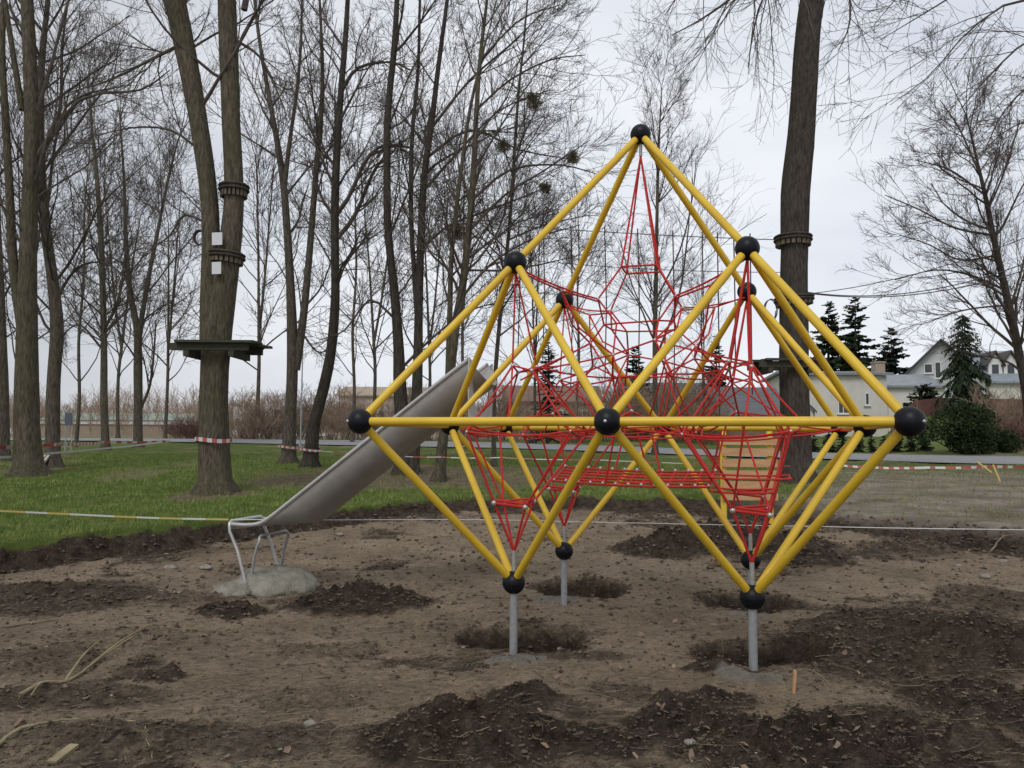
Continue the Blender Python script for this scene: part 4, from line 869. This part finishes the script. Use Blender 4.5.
# twiggy brown shrubs
def shrub_proto(name, seed, m, H=2.2, w=1.4, n=60):
    rg = np.random.default_rng(seed); t = thing(name, 'x', 'shrub', (0, 0, 0))
    st = rg.normal(0, .28, (n, 3))*w; st[:, 2] = 0; D = st*[.6, .6, 0]/w+np.array([0, 0, 1.])+rg.normal(0, .16, (n, 3))
    P, Rr = grow(st, D, H*rg.uniform(.5, 1.05, n), np.full(n, .014), 5, .08, .02, .4, rg)
    q = MB(); q.tubes(P, Rr, 4); b = spawn(P, Rr, 9, .15, 1, .3, .9, .25, .5, .7, rg); Pb, Rb = grow(*b, 3, .12, .05, .6, rg); q.tubes(Pb, np.maximum(Rb, .006), 3)
    b = spawn(Pb, Rb, 5, .1, 1, .3, .9, .4, .7, .8, rg); Pc, Rc = grow(*b, 2, .12, .02, .7, rg); q.tubes(Pc, np.maximum(Rc, .005), 3)
    q.build('twigs', M[m], t); return t
protos = [shrub_proto('bare_shrub', 61, 'twig_brown'), shrub_proto('bare_shrub', 62, 'twig_red', 1.5, 2.0, 80), shrub_proto('bare_shrub', 63, 'twig_brown', 3.0, 1.8, 60)]
SH = [(0, 250, 44, 1.0, 'tawny bare shrub behind the lane right of the platform tree'), (0, 268, 46, 1.2, 'tawny bare shrub beside the white van'), (2, 330, 48, 1.1, 'tall tawny shrub behind the leaning tree foot'), (0, 352, 45, 1.0, 'tawny shrub behind the lane before the pinkish house'), (0, 378, 47, 1.1, 'tawny shrub at the foot of the pinkish house'),
      (1, 200, 48, .9, 'low reddish shrub across the lane left of the platform tree'), (1, 186, 50, .9, 'low reddish shrub left neighbour of the other reddish one'), (2, 420, 50, 1.1, 'tall tawny shrub behind the slide trough'), (0, 470, 46, 1.0, 'tawny shrub behind the slide top'),
      (2, 505, 50, 1.2, 'tall tawny shrub left of the beige house'), (0, 540, 46, 1.0, 'tawny shrub before the beige house wall'), (0, 575, 44, 1.0, 'tawny shrub right below the beige house window'), (2, 610, 46, 1.1, 'tall tawny shrub behind the front middle ball'), (2, 645, 48, 1.3, 'tall tawny shrub left of the feathery tree foot'),
      (2, 668, 46, 1.3, 'tall tawny shrub right of the feathery tree foot'), (2, 692, 44, 1.1, 'tall tawny shrub left of the grey roofed shed'), (0, 712, 42, .9, 'tawny shrub at the shed corner'), (1, 1005, 36, .9, 'low reddish shrub right of the big evergreen bush'), (1, 1030, 35, .9, 'low reddish shrub at the right edge behind the lane'), (0, 290, 50, 1.3, 'tawny shrub behind the pale forked trunk'),
      (0, 1018, 41, 1.2, 'tawny shrub in front of the rust brown fence end'), (2, 235, 62, 1.2, 'tall tawny shrub far behind the platform tree trunk')]
used = set()
for i, (k, px, d, sc, lab) in enumerate(SH):
    t = protos[k] if k not in used else copy_tree(protos[k]); used.add(k)
    p = at(px, 440, d); t.location = (p[0], p[1], float(base_z(p[0], p[1]))-.03); t.scale = (sc*1.3, sc, sc); t.rotation_euler = (0, 0, i*1.9); t['label'] = lab; t['group'] = 'bare shrubs beyond the lane'
# far brown wood line
n_ = 2600; ax = rng.uniform(-.72, .36, n_); yy = rng.uniform(115, 165, n_); xx = ax*yy; zz = base_z(xx, yy)
hh = rng.uniform(3.5, 7, n_)*(1+.35*fbm(ax*30, ax*0+2, 1, 3))
P, Rr = grow(np.stack([xx, yy, zz], -1), np.array([0, 0, 1.])+rng.normal(0, .15, (n_, 3)), hh, np.full(n_, .035), 4, .1, .05, .4)
q = MB(); q.tubes(P, Rr, 3); b = spawn(P, Rr, 14, .1, 1, .3, .9, .3, .5, .7); Pb, Rb = grow(*b, 2, .12, .05, .6); q.tubes(Pb, np.maximum(Rb, .018), 3)
tag(q.build('distant_woods', M['twig_brown']), 'brown leafless woods far behind the left of the park', 'woods', kind='stuff')

# ------------------------------------------------------------------ buildings
def wall_window(t, c, w, h, nrm=(0, -1, 0), panes=1):
    """frame with glass and sill, proud of a wall that faces -y"""
    x, y, z = c; q = MB()
    for sx in (-1, 1): q.box((x+sx*(w/2-.04), y-.03, z), (.08, .06, h))
    for sz in (-1, 1): q.box((x, y-.03, z+sz*(h/2-.04)), (w-.16, .06, .08))
    if panes > 1: q.box((x, y-.025, z), (.06, .05, h-.16))
    f = q.build('window', M['trim'], t); q = MB(); q.box((x, y-.008, z), (w-.16, .016, h-.16)); gl = q.build('pane', M['glass'], f, origin=ORG[t.name])
    q = MB(); q.box((x, y-.07, z-h/2-.03), (w+.14, .14, .05)); q.build('sill', M['trim'], f, origin=ORG[t.name])
def house(name, label, px0, px1, ybase, yeave, yridge, d, dep, wallm, roofm, gable=False, wins=(), chim=None, over=.35, cat='house', rz=0):
    a = at(px0, ybase, d); b = at(px1, ybase, d); zb = a[2]; ze = at((px0+px1)/2, yeave, d)[2]; zr = at((px0+px1)/2, yridge, d)[2]
    gzm = min(float(base_z(a[0], d)), float(base_z(b[0], d)), zb)-.3
    cx = (a[0]+b[0])/2; t = thing(name, label, cat, (cx, d, gzm), rz=rz)
    x0, x1 = a[0], b[0]; q = MB()
    if gable:
        q.prism([(x0, d, gzm), (x1, d, gzm), (x1, d, ze), (cx, d, zr), (x0, d, ze)], (0, dep, 0))
    else:
        q.prism([(x0, d, gzm), (x0, d, ze), (x0, d+dep/2, zr), (x0, d+dep, ze), (x0, d+dep, gzm)], (x1-x0, 0, 0))
    q.build('wall', M[wallm], t); q = MB(); th = .18
    if gable:
        for sx in (-1, 1):
            e = np.array([cx+sx*(x1-x0)/2, d-over, ze]); r = np.array([cx, d-over, zr]); dv = unit(e-r); e2 = e+dv*over
            q.prism([r+[0, 0, .02], e2+[0, 0, .02], e2+[0, 0, .02+th], r+[0, 0, .02+th]], (0, dep+2*over, 0))
    else:
        for sy, yy_ in ((-1, d), (1, d+dep)):
            e = np.array([x0-over, yy_, ze]); r = np.array([x0-over, d+dep/2, zr]); dv = unit(e-r); e2 = e+dv*over
            q.prism([r+[0, 0, .02], e2+[0, 0, .02], e2+[0, 0, .02+th], r+[0, 0, .02+th]], (x1-x0+2*over, 0, 0))
    rf = q.build('roof', M[roofm], t)
    if chim:
        c = at(chim[0], chim[1], d+dep*.4); q = MB(); q.box((c[0], c[1], c[2]-.9), (.7, .7, 1.8)); q.box((c[0], c[1], c[2]+.04), (.82, .82, .1)); q.build('chimney', M['wall_beige'], rf, origin=ORG[t.name])
    for (wx, wy, ww, wh, *pn) in wins:
        c = at(wx, wy, d); wall_window(t, (c[0], d, c[2]), ww*d/F0, wh*d/F0, panes=pn[0] if pn else 1)
    return t
house('white_house', 'white rendered house with low roof and chimney seen through the yellow tubes', 800, 888, 437, 375, 370, 55, 7, 'wall_white', 'roof_grey', wins=[(843, 404, 11, 20, 2), (867, 399, 5, 13)], chim=(878, 363))
house('porch', 'small porch with dark pitched roof in front of the white house', 776, 812, 440, 410, 392, 50, 4, 'wall_white', 'roof_dark', gable=True, cat='porch', over=.2, rz=-.4)
house('low_house', 'low white building with long grey roof between white house and gabled house', 889, 946, 425, 387, 373, 66, 8, 'wall_white', 'roof_grey')
house('gabled_house', 'pale gabled house with dark verge and two attic windows', 907, 980, 412, 378, 341, 72, 12, 'wall_grey', 'roof_dark', gable=True, wins=[(930, 368, 8, 10), (938.5, 370, 6, 17)], over=.7, rz=-.53)
hd = house('dormer_house', 'white house with bluish roof and two dormers at the right edge', 966, 1060, 412, 381, 347, 76, 11, 'wall_white', 'roof_blue', over=.5, rz=-.2)
for px in (993, 1007):
    c = at(px, 368, 77.2); q = MB(); w = .62; y0, y1 = 77.0, 81
    q.prism([(c[0]-w, y0, c[2]-1.1), (c[0]+w, y0, c[2]-1.1), (c[0]+w, y0, c[2]+.45), (c[0], y0, c[2]+1.5), (c[0]-w, y0, c[2]+.45)], (0, y1-y0, 0)); dm = q.build('dormer', M['trim'], hd)
    q = MB()
    for sx in (-1, 1):
        q.prism([(c[0], y0-.3, c[2]+1.53), (c[0]+sx*(w+.25), y0-.3, c[2]+.12), (c[0]+sx*(w+.25), y0-.3, c[2]+.30), (c[0], y0-.3, c[2]+1.75)], (0, y1-y0, 0))
    q.build('dormer_roof', M['trim_dark'], dm, origin=ORG[hd.name]); q = MB(); q.box((c[0], y0-.012, c[2]-.1), (.6, .02, .9)); q.build('dormer_window', M['glass'], dm, origin=ORG[hd.name])
house('shed', 'low shed with striped grey roof behind the rope net', 724, 784, 444, 415, 388, 44, 5, 'brickwall', 'roof_slate', cat='shed', over=.4)
house('pinkish_house', 'pinkish house with low beige roof behind trees and shrubs left of the slide', 338, 440, 440, 396, 386, 95, 10, 'wall_pink', 'wall_beige', wins=[(352, 410, 6, 10), (375, 408, 6, 10), (398, 408, 6, 10), (420, 408, 6, 10)])
house('beige_house', 'beige house with brown roof behind the left cells of the climbing frame', 505, 600, 440, 402, 385, 70, 8, 'wall_beige', 'roof_brown', wins=[(535, 415, 6, 10), (560, 415, 6, 10), (585, 415, 6, 10)])
house('brick_house', 'brown brick building behind the brush in the middle distance', 628, 722, 441, 398, 382, 75, 8, 'brickwall', 'roof_dark', wins=[(650, 414, 6, 9), (690, 414, 6, 9)])
# long low hall on the left
d = 120; a = at(40, 437, d); b = at(205, 437, d); t = thing('long_hall', 'long low hall with pale green roof band and white fascia across the field', 'hall', ((a[0]+b[0])/2, d+5, 1.2))
L_ = b[0]-a[0]; cx = (a[0]+b[0])/2; zt = at(100, 412, d)[2]; z1 = at(100, 420, d)[2]; z2 = at(100, 424.5, d)[2]
q = MB(); q.box((cx, d+5, (z2+1.0)/2), (L_, 10, z2-1.0)); q.build('wall', M['wall_beige'], t)
q = MB(); q.box((cx, d+5, (z1+z2)/2), (L_+.4, 10.4, z1-z2-.06)); q.build('fascia', M['trim'], t)
q = MB(); q.prism([(a[0]-.3, d-.4, z1), (a[0]-.3, d+5, zt), (a[0]-.3, d+10.4, z1)], (L_+.6, 0, 0)); q.build('roof', M['roof_green'], t)
# white van far off
d = 52; g = at(266, 436, d); zg = float(base_z(g[0], g[1])); t = thing('van', 'white delivery van parked behind the tawny shrubs', 'van', (g[0], g[1], zg))
q = MB(); q.prism([(g[0]-2.2, d, zg+.35), (g[0]+1.3, d, zg+.35), (g[0]+2.3, d, zg+.4), (g[0]+2.3, d, zg+1.0), (g[0]+1.5, d, zg+1.25), (g[0]+.9, d, zg+2.1), (g[0]-2.2, d, zg+2.15)], (0, 1.8, 0)); q.build('body', M['trim'], t)
q = MB(); q.prism([(g[0]+.55, d-.01, zg+1.3), (g[0]+1.35, d-.01, zg+1.3), (g[0]+.88, d-.01, zg+1.95), (g[0]+.55, d-.01, zg+1.95)], (0, .008, 0)); q.build('window', M['glass'], t)
for x_ in (-1.4, 1.4):
    q = MB(); q.tubes(np.array([(g[0]+x_, d-.02, zg+.33), (g[0]+x_, d+.2, zg+.33)]), .33, 18, cap=True); q.build('wheel', M['ball'], t)
# fence on the slope
pts = [at(892, 416, 50), at(940, 410, 52), at(985, 406, 54), at(1040, 404, 55), at(1090, 404, 55)]
t = thing('panel_fence', 'rust brown panel fence with posts running above the big green bush', 'fence', pts[0])
for i in range(len(pts)-1):
    m_ = max(2, int(np.hypot(*(pts[i+1]-pts[i])[:2])/1.9))
    for k in range(m_):
        A = pts[i]+(pts[i+1]-pts[i])*k/m_; B = pts[i]+(pts[i+1]-pts[i])*(k+1)/m_; za = float(base_z(A[0], A[1])); zb_ = float(base_z(B[0], B[1])); A = A.copy(); B = B.copy(); h = 1.15
        top = max(za, zb_)+h; q = MB(); q.prism([(A[0], A[1], za-.2), (B[0], B[1], zb_-.2), (B[0], B[1], zb_+h), (A[0], A[1], za+h)], (0, .06, 0)); q.build('panel', M['fence_red'], t)
        q = MB(); q.box((A[0], A[1]-.02, za+h/2), (.16, .16, h+.2)); q.build('post', M['roof_brown'], t)
# notice board
g = at(68, 446, 27); zg = float(base_z(g[0], g[1])); t = thing('notice_board', 'small slate blue notice board on two thin posts by the lane', 'sign', (g[0], g[1], zg))
zt = at(68, 414, 27)[2]
for x_ in (-.09, .12):
    q = MB(); q.tubes(np.array([(g[0]+x_, g[1], zg), (g[0]+x_, g[1], zt-.1)]), .025, 8); q.build('post', M['galv'], t)
q = MB(); q.box((g[0], g[1]-.04, zt-.17), (.25, .03, .42)); q.build('board', M['sign'], t)
# lamp post
for px, d, lab in ((501-209, 30, 'thin pale pole between the forked tree and the leaning tree'),):
    g = at(px, 446, d); zg = float(base_z(g[0], g[1])); zt = at(px, 345, d)[2]; t = thing('pole', lab, 'pole', (g[0], g[1], zg))
    q = MB(); q.tubes(np.array([(g[0]+.32, g[1], zg), (g[0]+.32, g[1], zt)]), np.array([.03, .022]), 8); q.build('shaft', M['galv'], t, smooth=True); q = MB(); q.tubes(np.array([(g[0]+.32, g[1], zg), (g[0]+.32, g[1], zg+.25)]), .06, 8); q.build('base', M['galv'], t)

# ------------------------------------------------------------------ tree fittings: decks, collars, notices, wires
def deck(label, px, py, d, w, dp, dy):
    c = at(px, py, d); c[1] += dy; t = thing('tree_platform', label, 'platform', c, 'wooden platforms round the trunks'); n_ = int(dp/.16)
    r0 = .36                                                    # hole for the trunk
    for i in range(n_):
        y = c[1]-dp/2+(i+.5)*dp/n_; z = c[2]+.05+rng.normal(0, .004); j = rng.normal(0, .03)
        segs = [(-w/2+j, w/2+j)] if abs(y-c[1]+dy) > r0 else [(-w/2+j, -r0), (r0, w/2+j)]
        cutl = max(0, (.5-(i+.5)/n_)*.5)
        for x0, x1 in segs:
            q = MB(); q.box((c[0]+(x0+x1)/2+(cutl/2 if x0 < -r0-.1 else 0), y, z), (x1-x0-(cutl if x0 < -r0-.1 else 0), dp/n_-.012, .045)); q.build('plank', M['plank'], t)
    for y in (-.42, .42):
        q = MB(); q.box((c[0], c[1]-dy+y, c[2]-.045), (w*.86, .10, .13)); q.build('beam', M['plank'], t)
    for x in (-.42, .42):
        q = MB(); q.box((c[0]+x, c[1], c[2]-.17), (.10, dp*.82, .11)); q.build('beam', M['plank'], t)
    return t
deck('square plank platform around the forked tree on the left, seen from below', 218, 347, TP, 1.68, 1.15, .0)
deck('dark plank platform around the tall trunk behind the rope net', 783, 364, TR, 1.5, 1.15, .0)
def collar(label, px, py, d, r, h, tilt=0, rope=True):
    c = at(px, py, d); t = thing('slat_collar', label, 'collar', c, 'slat collars on the trunks'); n_ = 20
    q = MB()
    for i in range(n_):
        a = i*2*math.pi/n_; o = np.array([math.cos(a), math.sin(a), tilt*math.cos(a)]); tn = np.array([-math.sin(a), math.cos(a), 0])
        q.box(c+o*(r+.02), (.035, 2*math.pi*r/n_*.72, h), [o/np.linalg.norm(o), tn, np.cross(o, tn)])
    q.build('slats', M['slat'], t); q = MB(); a = np.linspace(0, 2*np.pi, 33)
    for dz_ in (.35*h, .05*h): q.tubes(c+np.stack([np.cos(a)*(r+.055), np.sin(a)*(r+.055), tilt*np.cos(a)*r+dz_], -1), .024, 6)
    q.build('cable_loop', M['slatdark'], t, smooth=True)
collar('upper slat collar on the right stem of the forked tree', 234, 191, TP, .215, .26)
collar('lower slat collar at the fork of the platform tree', 227, 258, TP, .27, .22, -.1)
collar('upper pale slat collar on the tall trunk right of the climbing frame', 793, 241, TR, .335, .24)
collar('lower slat collar where the wires leave the tall trunk', 794, 301, TR, .35, .2, .08)
def notice(label, px, py, w, h, off):
    c = at(px, py, TP); c[1] -= off; q = MB(); q.box(c, (w, .012, h), [[.995, -.08, .03], [.08, .995, 0], [-.03, 0, 1]]); tag(q.build('paper_notice', M['paper'], origin=c), label, 'notice', 'white notices on the platform tree')
notice('upper white paper notice above the lower slat collar', 223.5, 243, .20, .24, .33); notice('lower white paper notice below the slat collar', 223.5, 272, .18, .23, .36)
def wire(name, label, cat, p0, p1, sag, r, m='cable', group=None):
    t = np.linspace(0, 1, 30)[:, None]; p = np.asarray(p0)+(np.asarray(p1)-p0)*t; p[:, 2] -= sag*4*(t*(1-t))[:, 0]
    q = MB(); q.tubes(p, r, 6); tag(q.build(name, M[m], origin=p0, smooth=True), label, cat, group)
wire('steel_wire', 'upper thin wire running from the tall trunk up to the right', 'wire', at(806, 294, TR), at(1078, 215, 15), .25, .009, group='wires between the tall trunk and the right edge')
wire('steel_wire', 'middle wire sagging from the tall trunk to the right edge', 'wire', at(806, 292, TR), at(1078, 240, 15), .45, .011, group='wires between the tall trunk and the right edge')
wire('steel_wire', 'lowest wire sagging from the tall trunk to the right edge', 'wire', at(806, 293, TR), at(1078, 250, 15), .40, .011, group='wires between the tall trunk and the right edge')
# rope traverse between the trunks, hanging ropes one by one
p0 = at(785, 240, TR); p1 = at(466, 222, 17.5); t = thing('rope_traverse', 'dark cable course with hanging ropes strung behind the climbing frame', 'rope course', p0)
tt = np.linspace(0, 1, 40)[:, None]; p = p0+(p1-p0)*tt; p[:, 2] -= .25*(tt*(1-tt))[:, 0]*4*.2
q = MB(); q.tubes(p, .010, 6); q.build('top_cable', M['cable'], t, smooth=True)
q = MB(); pb = p.copy(); pb[:, 2] -= .72+.25*(tt*(1-tt))[:, 0]; q.tubes(pb, .008, 6); q.build('hand_rope', M['cable'], t, smooth=True)
for px, yb in ((751, 395), (735, 370), (719, 440), (704, 430), (675, 400), (640, 385), (607, 380), (573, 390), (545, 360), (520, 350)):
    f = (785-px)/(785-466); a = p0+(p1-p0)*f; a[2] -= .2*f*(1-f); e = at(px, yb, a[1]); q = MB(); q.tubes(np.array([a+[0, 0, .12], (a+e)/2+[.015, 0, 0], [a[0], a[1], e[2]]]), .014, 6); q.build('hanging_rope', M['rope_dark'], t, smooth=True)
# small coil on the tall trunk
c = at(772, 305, TR); a = np.linspace(0, 6*math.pi, 60); q = MB(); q.tubes(c+np.stack([.14*np.cos(a), .01*a, .24*np.sin(a)-.1], -1), .009, 5); tag(q.build('cable_coil', M['cable'], origin=c, smooth=True), 'thin loop of spare cable hanging left of the tall trunk', 'cable')
c = at(199, 237, TP); a = np.linspace(0, 2*math.pi*1.7, 40); q = MB(); q.tubes(c+np.stack([.12*np.cos(a), .01*a, .14*np.sin(a)], -1), .02, 6); tag(q.build('cable_coil', M['rope_dark'], origin=c, smooth=True), 'dark rope coil hanging on the left stem of the forked tree', 'cable')

# ------------------------------------------------------------------ barrier tapes
def tape(label, pts, width, seg, m1, m2, sag=.05, tw=.5, group='barrier tapes'):
    P = []
    for a, b in zip(pts[:-1], pts[1:]):
        n_ = max(6, int(np.linalg.norm(b-a)/seg)); t = np.linspace(0, 1, n_, endpoint=False)[:, None]; p = a+(b-a)*t; p[:, 2] -= sag*4*(t*(1-t))[:, 0]; p[:, 2] += .012*fbm(t[:, 0]*n_*.12+a[0], 0*t[:, 0]+a[1], 1, 3)*np.minimum(1, 6*(t*(1-t))[:, 0]); P.append(p)
    P = np.concatenate(P+[pts[-1][None]]); n_ = len(P); tg_ = unit(np.gradient(P, axis=0)); up = np.array([0, 0, 1.])
    an = tw*fbm(np.arange(n_)*.05, np.arange(n_)*0+pts[0][0], 1, 3)*3; sd_ = unit(np.cross(tg_, up)); w = (np.cos(an)[:, None]*up+np.sin(an)[:, None]*sd_)*width/2; th = np.cross(tg_, w); th = unit(th)*.0012
    v = np.stack([P-w-th, P+w-th, P+w+th, P-w+th], 1); idx = np.arange(n_*4).reshape(n_, 4); q = MB()
    for k in range(4):
        f = np.stack([idx[:-1, k], idx[1:, k], idx[1:, (k+1) % 4], idx[:-1, (k+1) % 4]], -1)
        for par in (0, 1): q.add(np.zeros((0, 3)), f[par::2]-q.n if q.n == 0 else f[par::2]-q.n, par)
    q.v = [v.reshape(-1, 3)]+q.v; q.f = [np.concatenate([x]) for x in q.f]
    fs = []
    for k in range(4):
        f = np.stack([idx[:-1, k], idx[1:, k], idx[1:, (k+1) % 4], idx[:-1, (k+1) % 4]], -1); fs.append(f)
    q = MB(); q.add(v, np.concatenate(fs)); mi_ = (np.arange(n_-1)+(vn(np.arange(n_-1)*.21, np.zeros(n_-1)+pts[0][0])*3).astype(int)) % 2; q.m = [np.concatenate([mi_]*4)]
    tag(q.build('barrier_tape', [M[m1], M[m2]], origin=pts[0]), label, 'barrier tape', group)
def bandt(label, px, py, d, r, width=.09):
    c = at(px, py, d); a = np.linspace(0, 2*np.pi, 25); pts = [c+np.array([math.cos(t)*r, math.sin(t)*r, .02*math.sin(2*t)]) for t in a]
    P = np.array(pts); n_ = 25; v = np.stack([P-[0, 0, width/2], P+[0, 0, width/2]], 1); idx = np.arange(50).reshape(25, 2)
    q = MB(); q.add(v, np.stack([idx[:-1, 0], idx[1:, 0], idx[1:, 1], idx[:-1, 1]], -1)); q.m = [np.arange(24) % 2]
    v2 = v.copy(); o = q.build('barrier_tape', [M['white_tape'], M['red_tape']], origin=c); tag(o, label, 'barrier tape', 'barrier tapes')
    md_ = o.modifiers.new('thickness', 'SOLIDIFY'); md_.thickness = .004
sl_end = l2w((-4.32, .48, -.97))
tape('yellow and white tape stretched over the lawn edge to the slide end', [at(-60, 508, 8.6), sl_end+[0, 0, .0]], .018, .24, 'white_tape', 'yellow_tape', .01, .3)
tape('thin white tape drawn behind the climbing frame along the pit', [sl_end+[.02, 0, 0], at(480, 519.5, 9.4), at(640, 523, 9.6), at(800, 526, 9.4), at(1080, 530, 8.8)], .009, .3, 'white_tape', 'white_tape', .0, .5)
tape('red and white tape across the left trunks', [at(-20, 447, 17.4), at(54, 444.5, 19.3), at(105, 442, 28), at(170, 441, 32)], .085, .30, 'white_tape', 'red_tape', .03, .2)
tape('pale tape slanting below the red and white one on the left', [at(-20, 458, 17.0), at(54, 453, 19), at(165, 441.5, 32)], .05, .4, 'white_tape', 'white_tape', .03, .2)
tape('faded red tape between the two leaning trunks and the slanting trunk', [at(287, 447, 21.4), at(309, 450, 20.1), at(400, 456, 18.4), at(441, 457, 17.2), at(500, 457.5, 17.2), at(600, 460, 17), at(790, 466, 16.4)], .018, .4, 'white_tape', 'red_tape', .02, .3)
tape('red and white tape lying low over the muddy grass on the right', [at(832, 464, 16.9), at(868, 467, 17), at(930, 467.5, 17), at(992, 466.5, 17), at(1075, 467, 17)], .055, .11, 'white_tape', 'red_tape', .02, .4)
bandt('red and white tape wound round the platform tree trunk', 214, 440, TP, .345, .075)
bandt('red and white tape wound round the pale forked tree foot', 289, 447, 22, .29, .06)
bandt('red and white tape wound round the leaning tree foot', 311, 450, 20.5, .28, .06)
# yellow crossed stakes on the right
for k, (a, b, lab) in enumerate((((977, 462), (992, 473), 'left yellow stake of the crossed pair under the right tape'), ((993, 465), (1000, 482), 'right yellow stake of the crossed pair under the right tape'))):
    p_, q_ = at(*a, 16.9), at(*b, 16.6); q = MB(); q.bar(p_, q_, .03, .03, (0, 1, 0)); tag(q.build('stake', M['yellow_tape'], origin=q_), lab, 'stake', 'yellow stakes under the right tape')

# ------------------------------------------------------------------ wooden play panel behind the net
d = 11.6; g = at(748, 530, d); zg = gz(g[0], g[1]); t = thing('climbing_wall', 'small climbing wall of pale boards between two yellow posts behind the rope net', 'climbing wall', (g[0], g[1], zg))
zt = at(748, 428, d)[2]
for px in (723.5, 770):
    x = at(px, 480, d)[0]; q = MB(); q.tubes(np.array([(x, d, zg-.1), (x, d, zt-.03), (x, d, zt-.008), (x, d, zt)]), np.array([.045, .045, .03, .001]), 16); q.build('post', M['yellow'], t, smooth=True)
x0 = at(721, 480, d)[0]; x1 = at(776, 480, d)[0]
for i, py in enumerate((441, 452, 463, 474, 485, 496)):
    c = at(748, py, d); q = MB(); q.box((( x0+x1)/2, d-.07, c[2]), (x1-x0, .035, 7.6*d/F0)); q.build('board', M['pale_board'], t)
c = at(748, 531, d); q = MB(); q.tubes(np.array([(at(730, 531, d)[0], d, c[2]), (at(770, 531, d)[0], d, c[2])]), .028, 12); q.build('crossbar', M['yellow'], t, smooth=True)

# ------------------------------------------------------------------ stump, sticks, stones
g = ground_px(34, 468); q = MB(); q.sphere(g+[0, 0, .02], .42, 28, 14, sq=(1.15, .8, .55), noise=.9, seed=4); t = thing('tree_stump', 'dark uprooted stump with pale split wood on top in front of the massive trunk', 'stump', g)
q.build('stump_wood', M['soil'], t, smooth=True); q = MB()
for a, b in (((38, 463), (47, 454)), ((42, 464), (49, 456))): q.bar(at(*a, g[1]-.2), at(*b, g[1]), .05, .07, (0, 1, 0))
q.build('split_wood', M['cutwood'], t)
def stick(label, pts, w, m='stick', forks=()):
    P = []
    for px, py in pts: gg = ground_px(px, py); gg[2] += .012+w/2; P.append(gg)
    p = smooth_path(P, 24); q = MB(); p[:, :2] += np.stack([fbm(np.arange(24)*.3, np.arange(24)*0+pts[0][0], 1, 3), fbm(np.arange(24)*.3, np.arange(24)*0+pts[0][1], 1, 3)], -1)*.025; q.tubes(p, np.linspace(w, w*.35, 24), 7, cap=True)
    for i, (fx, fy) in forks:
        e = ground_px(fx, fy); e[2] += .05; q.tubes(smooth_path([p[i], (p[i]+e)/2+[0, 0, .03], e], 8), np.linspace(w*.6, w*.25, 8), 5)
    tag(q.build('fallen_branch', M[m], origin=P[0], smooth=True), label, 'branch', 'fallen branches on the soil')
stick('longest forked fallen branch at the lower left', [(14, 704), (40, 690), (66, 683), (100, 662), (138, 640)], .016, forks=[(11, (98, 650)), (14, (150, 636)), (7, (30, 708))])
stick('greenish fallen stick in the lower left corner', [(-4, 754), (24, 740), (50, 731), (76, 725)], .013)
stick('short curved twig above the bottom edge on the left', [(128, 734), (146, 742), (150, 764)], .006)
stick('pale short stick in the middle of the left soil', [(217, 698), (236, 694)], .007, 'straw')
stick('pale straight twig poking over the dark mound behind the rope net', [(636, 552), (644, 543), (652, 540)], .010, 'straw')
stick('long thin twig lying on the right bank', [(990, 556), (1004, 545), (1015, 537)], .013, 'straw')
stick('bent yellow twig right of the nearest post', [(786, 680), (808, 678), (832, 688)], .006, 'straw')
stick('dark thin stick lying left of the slide footing', [(4, 628), (40, 622), (90, 618)], .009, 'straw')
g = ground_px(793, 694); q = MB(); q.bar(g-[0, 0, .03], g+[.015, 0, .14], .012, .03, (0, 1, 0)); tag(q.build('wooden_peg', M['pale_board'], origin=g), 'small upright wooden peg at the foot of the nearest post', 'peg')
g = ground_px(58, 766); q = MB(); q.bar(g+[-.02, -.02, .02], g+[.0, .14, .04], .05, .02); tag(q.build('board_scrap', M['stick'], origin=g), 'short flat board scrap at the bottom edge on the left', 'board')
g = ground_px(508, 633); q = MB(); q.sphere(g+[0, .05, .06], .045, 12, 8, sq=(1.2, .6, .8), noise=.5, seed=8); tag(q.build('brick_piece', M['brickbit'], origin=g), 'orange brick piece in the hole behind the front left post', 'brick')
for i, (px, py, r, lab) in enumerate(((340, 601-100+35, .05, 'pale stone below the cut bank left of the rope net'), (985, 577, .05, 'pale stone on the right soil below the bank'), (1003, 562, .05, 'pale stone highest up the right bank'), (958, 567, .035, 'small pale stone left of the others on the right'), (798, 626-22, .05, 'pale stone in the hole behind the nearest post'), (170, 568, .06, 'pale flat stone below the bank left of the slide'), (206, 568, .06, 'pale flat stone nearest the slide legs'), (310, 727, .03, 'pinkish pebble on the foreground soil'), (690, 752, .025, 'pale pebble on the front dark mound'))):
    g = ground_px(px, py); q = MB(); q.sphere(g+[0, 0, r*.3], r, 14, 9, sq=(1.3, .9, .55), noise=.5, seed=i+10); tag(q.build('stone', M['stone'], origin=g, smooth=True), lab, 'stone', 'pale stones on the soil')
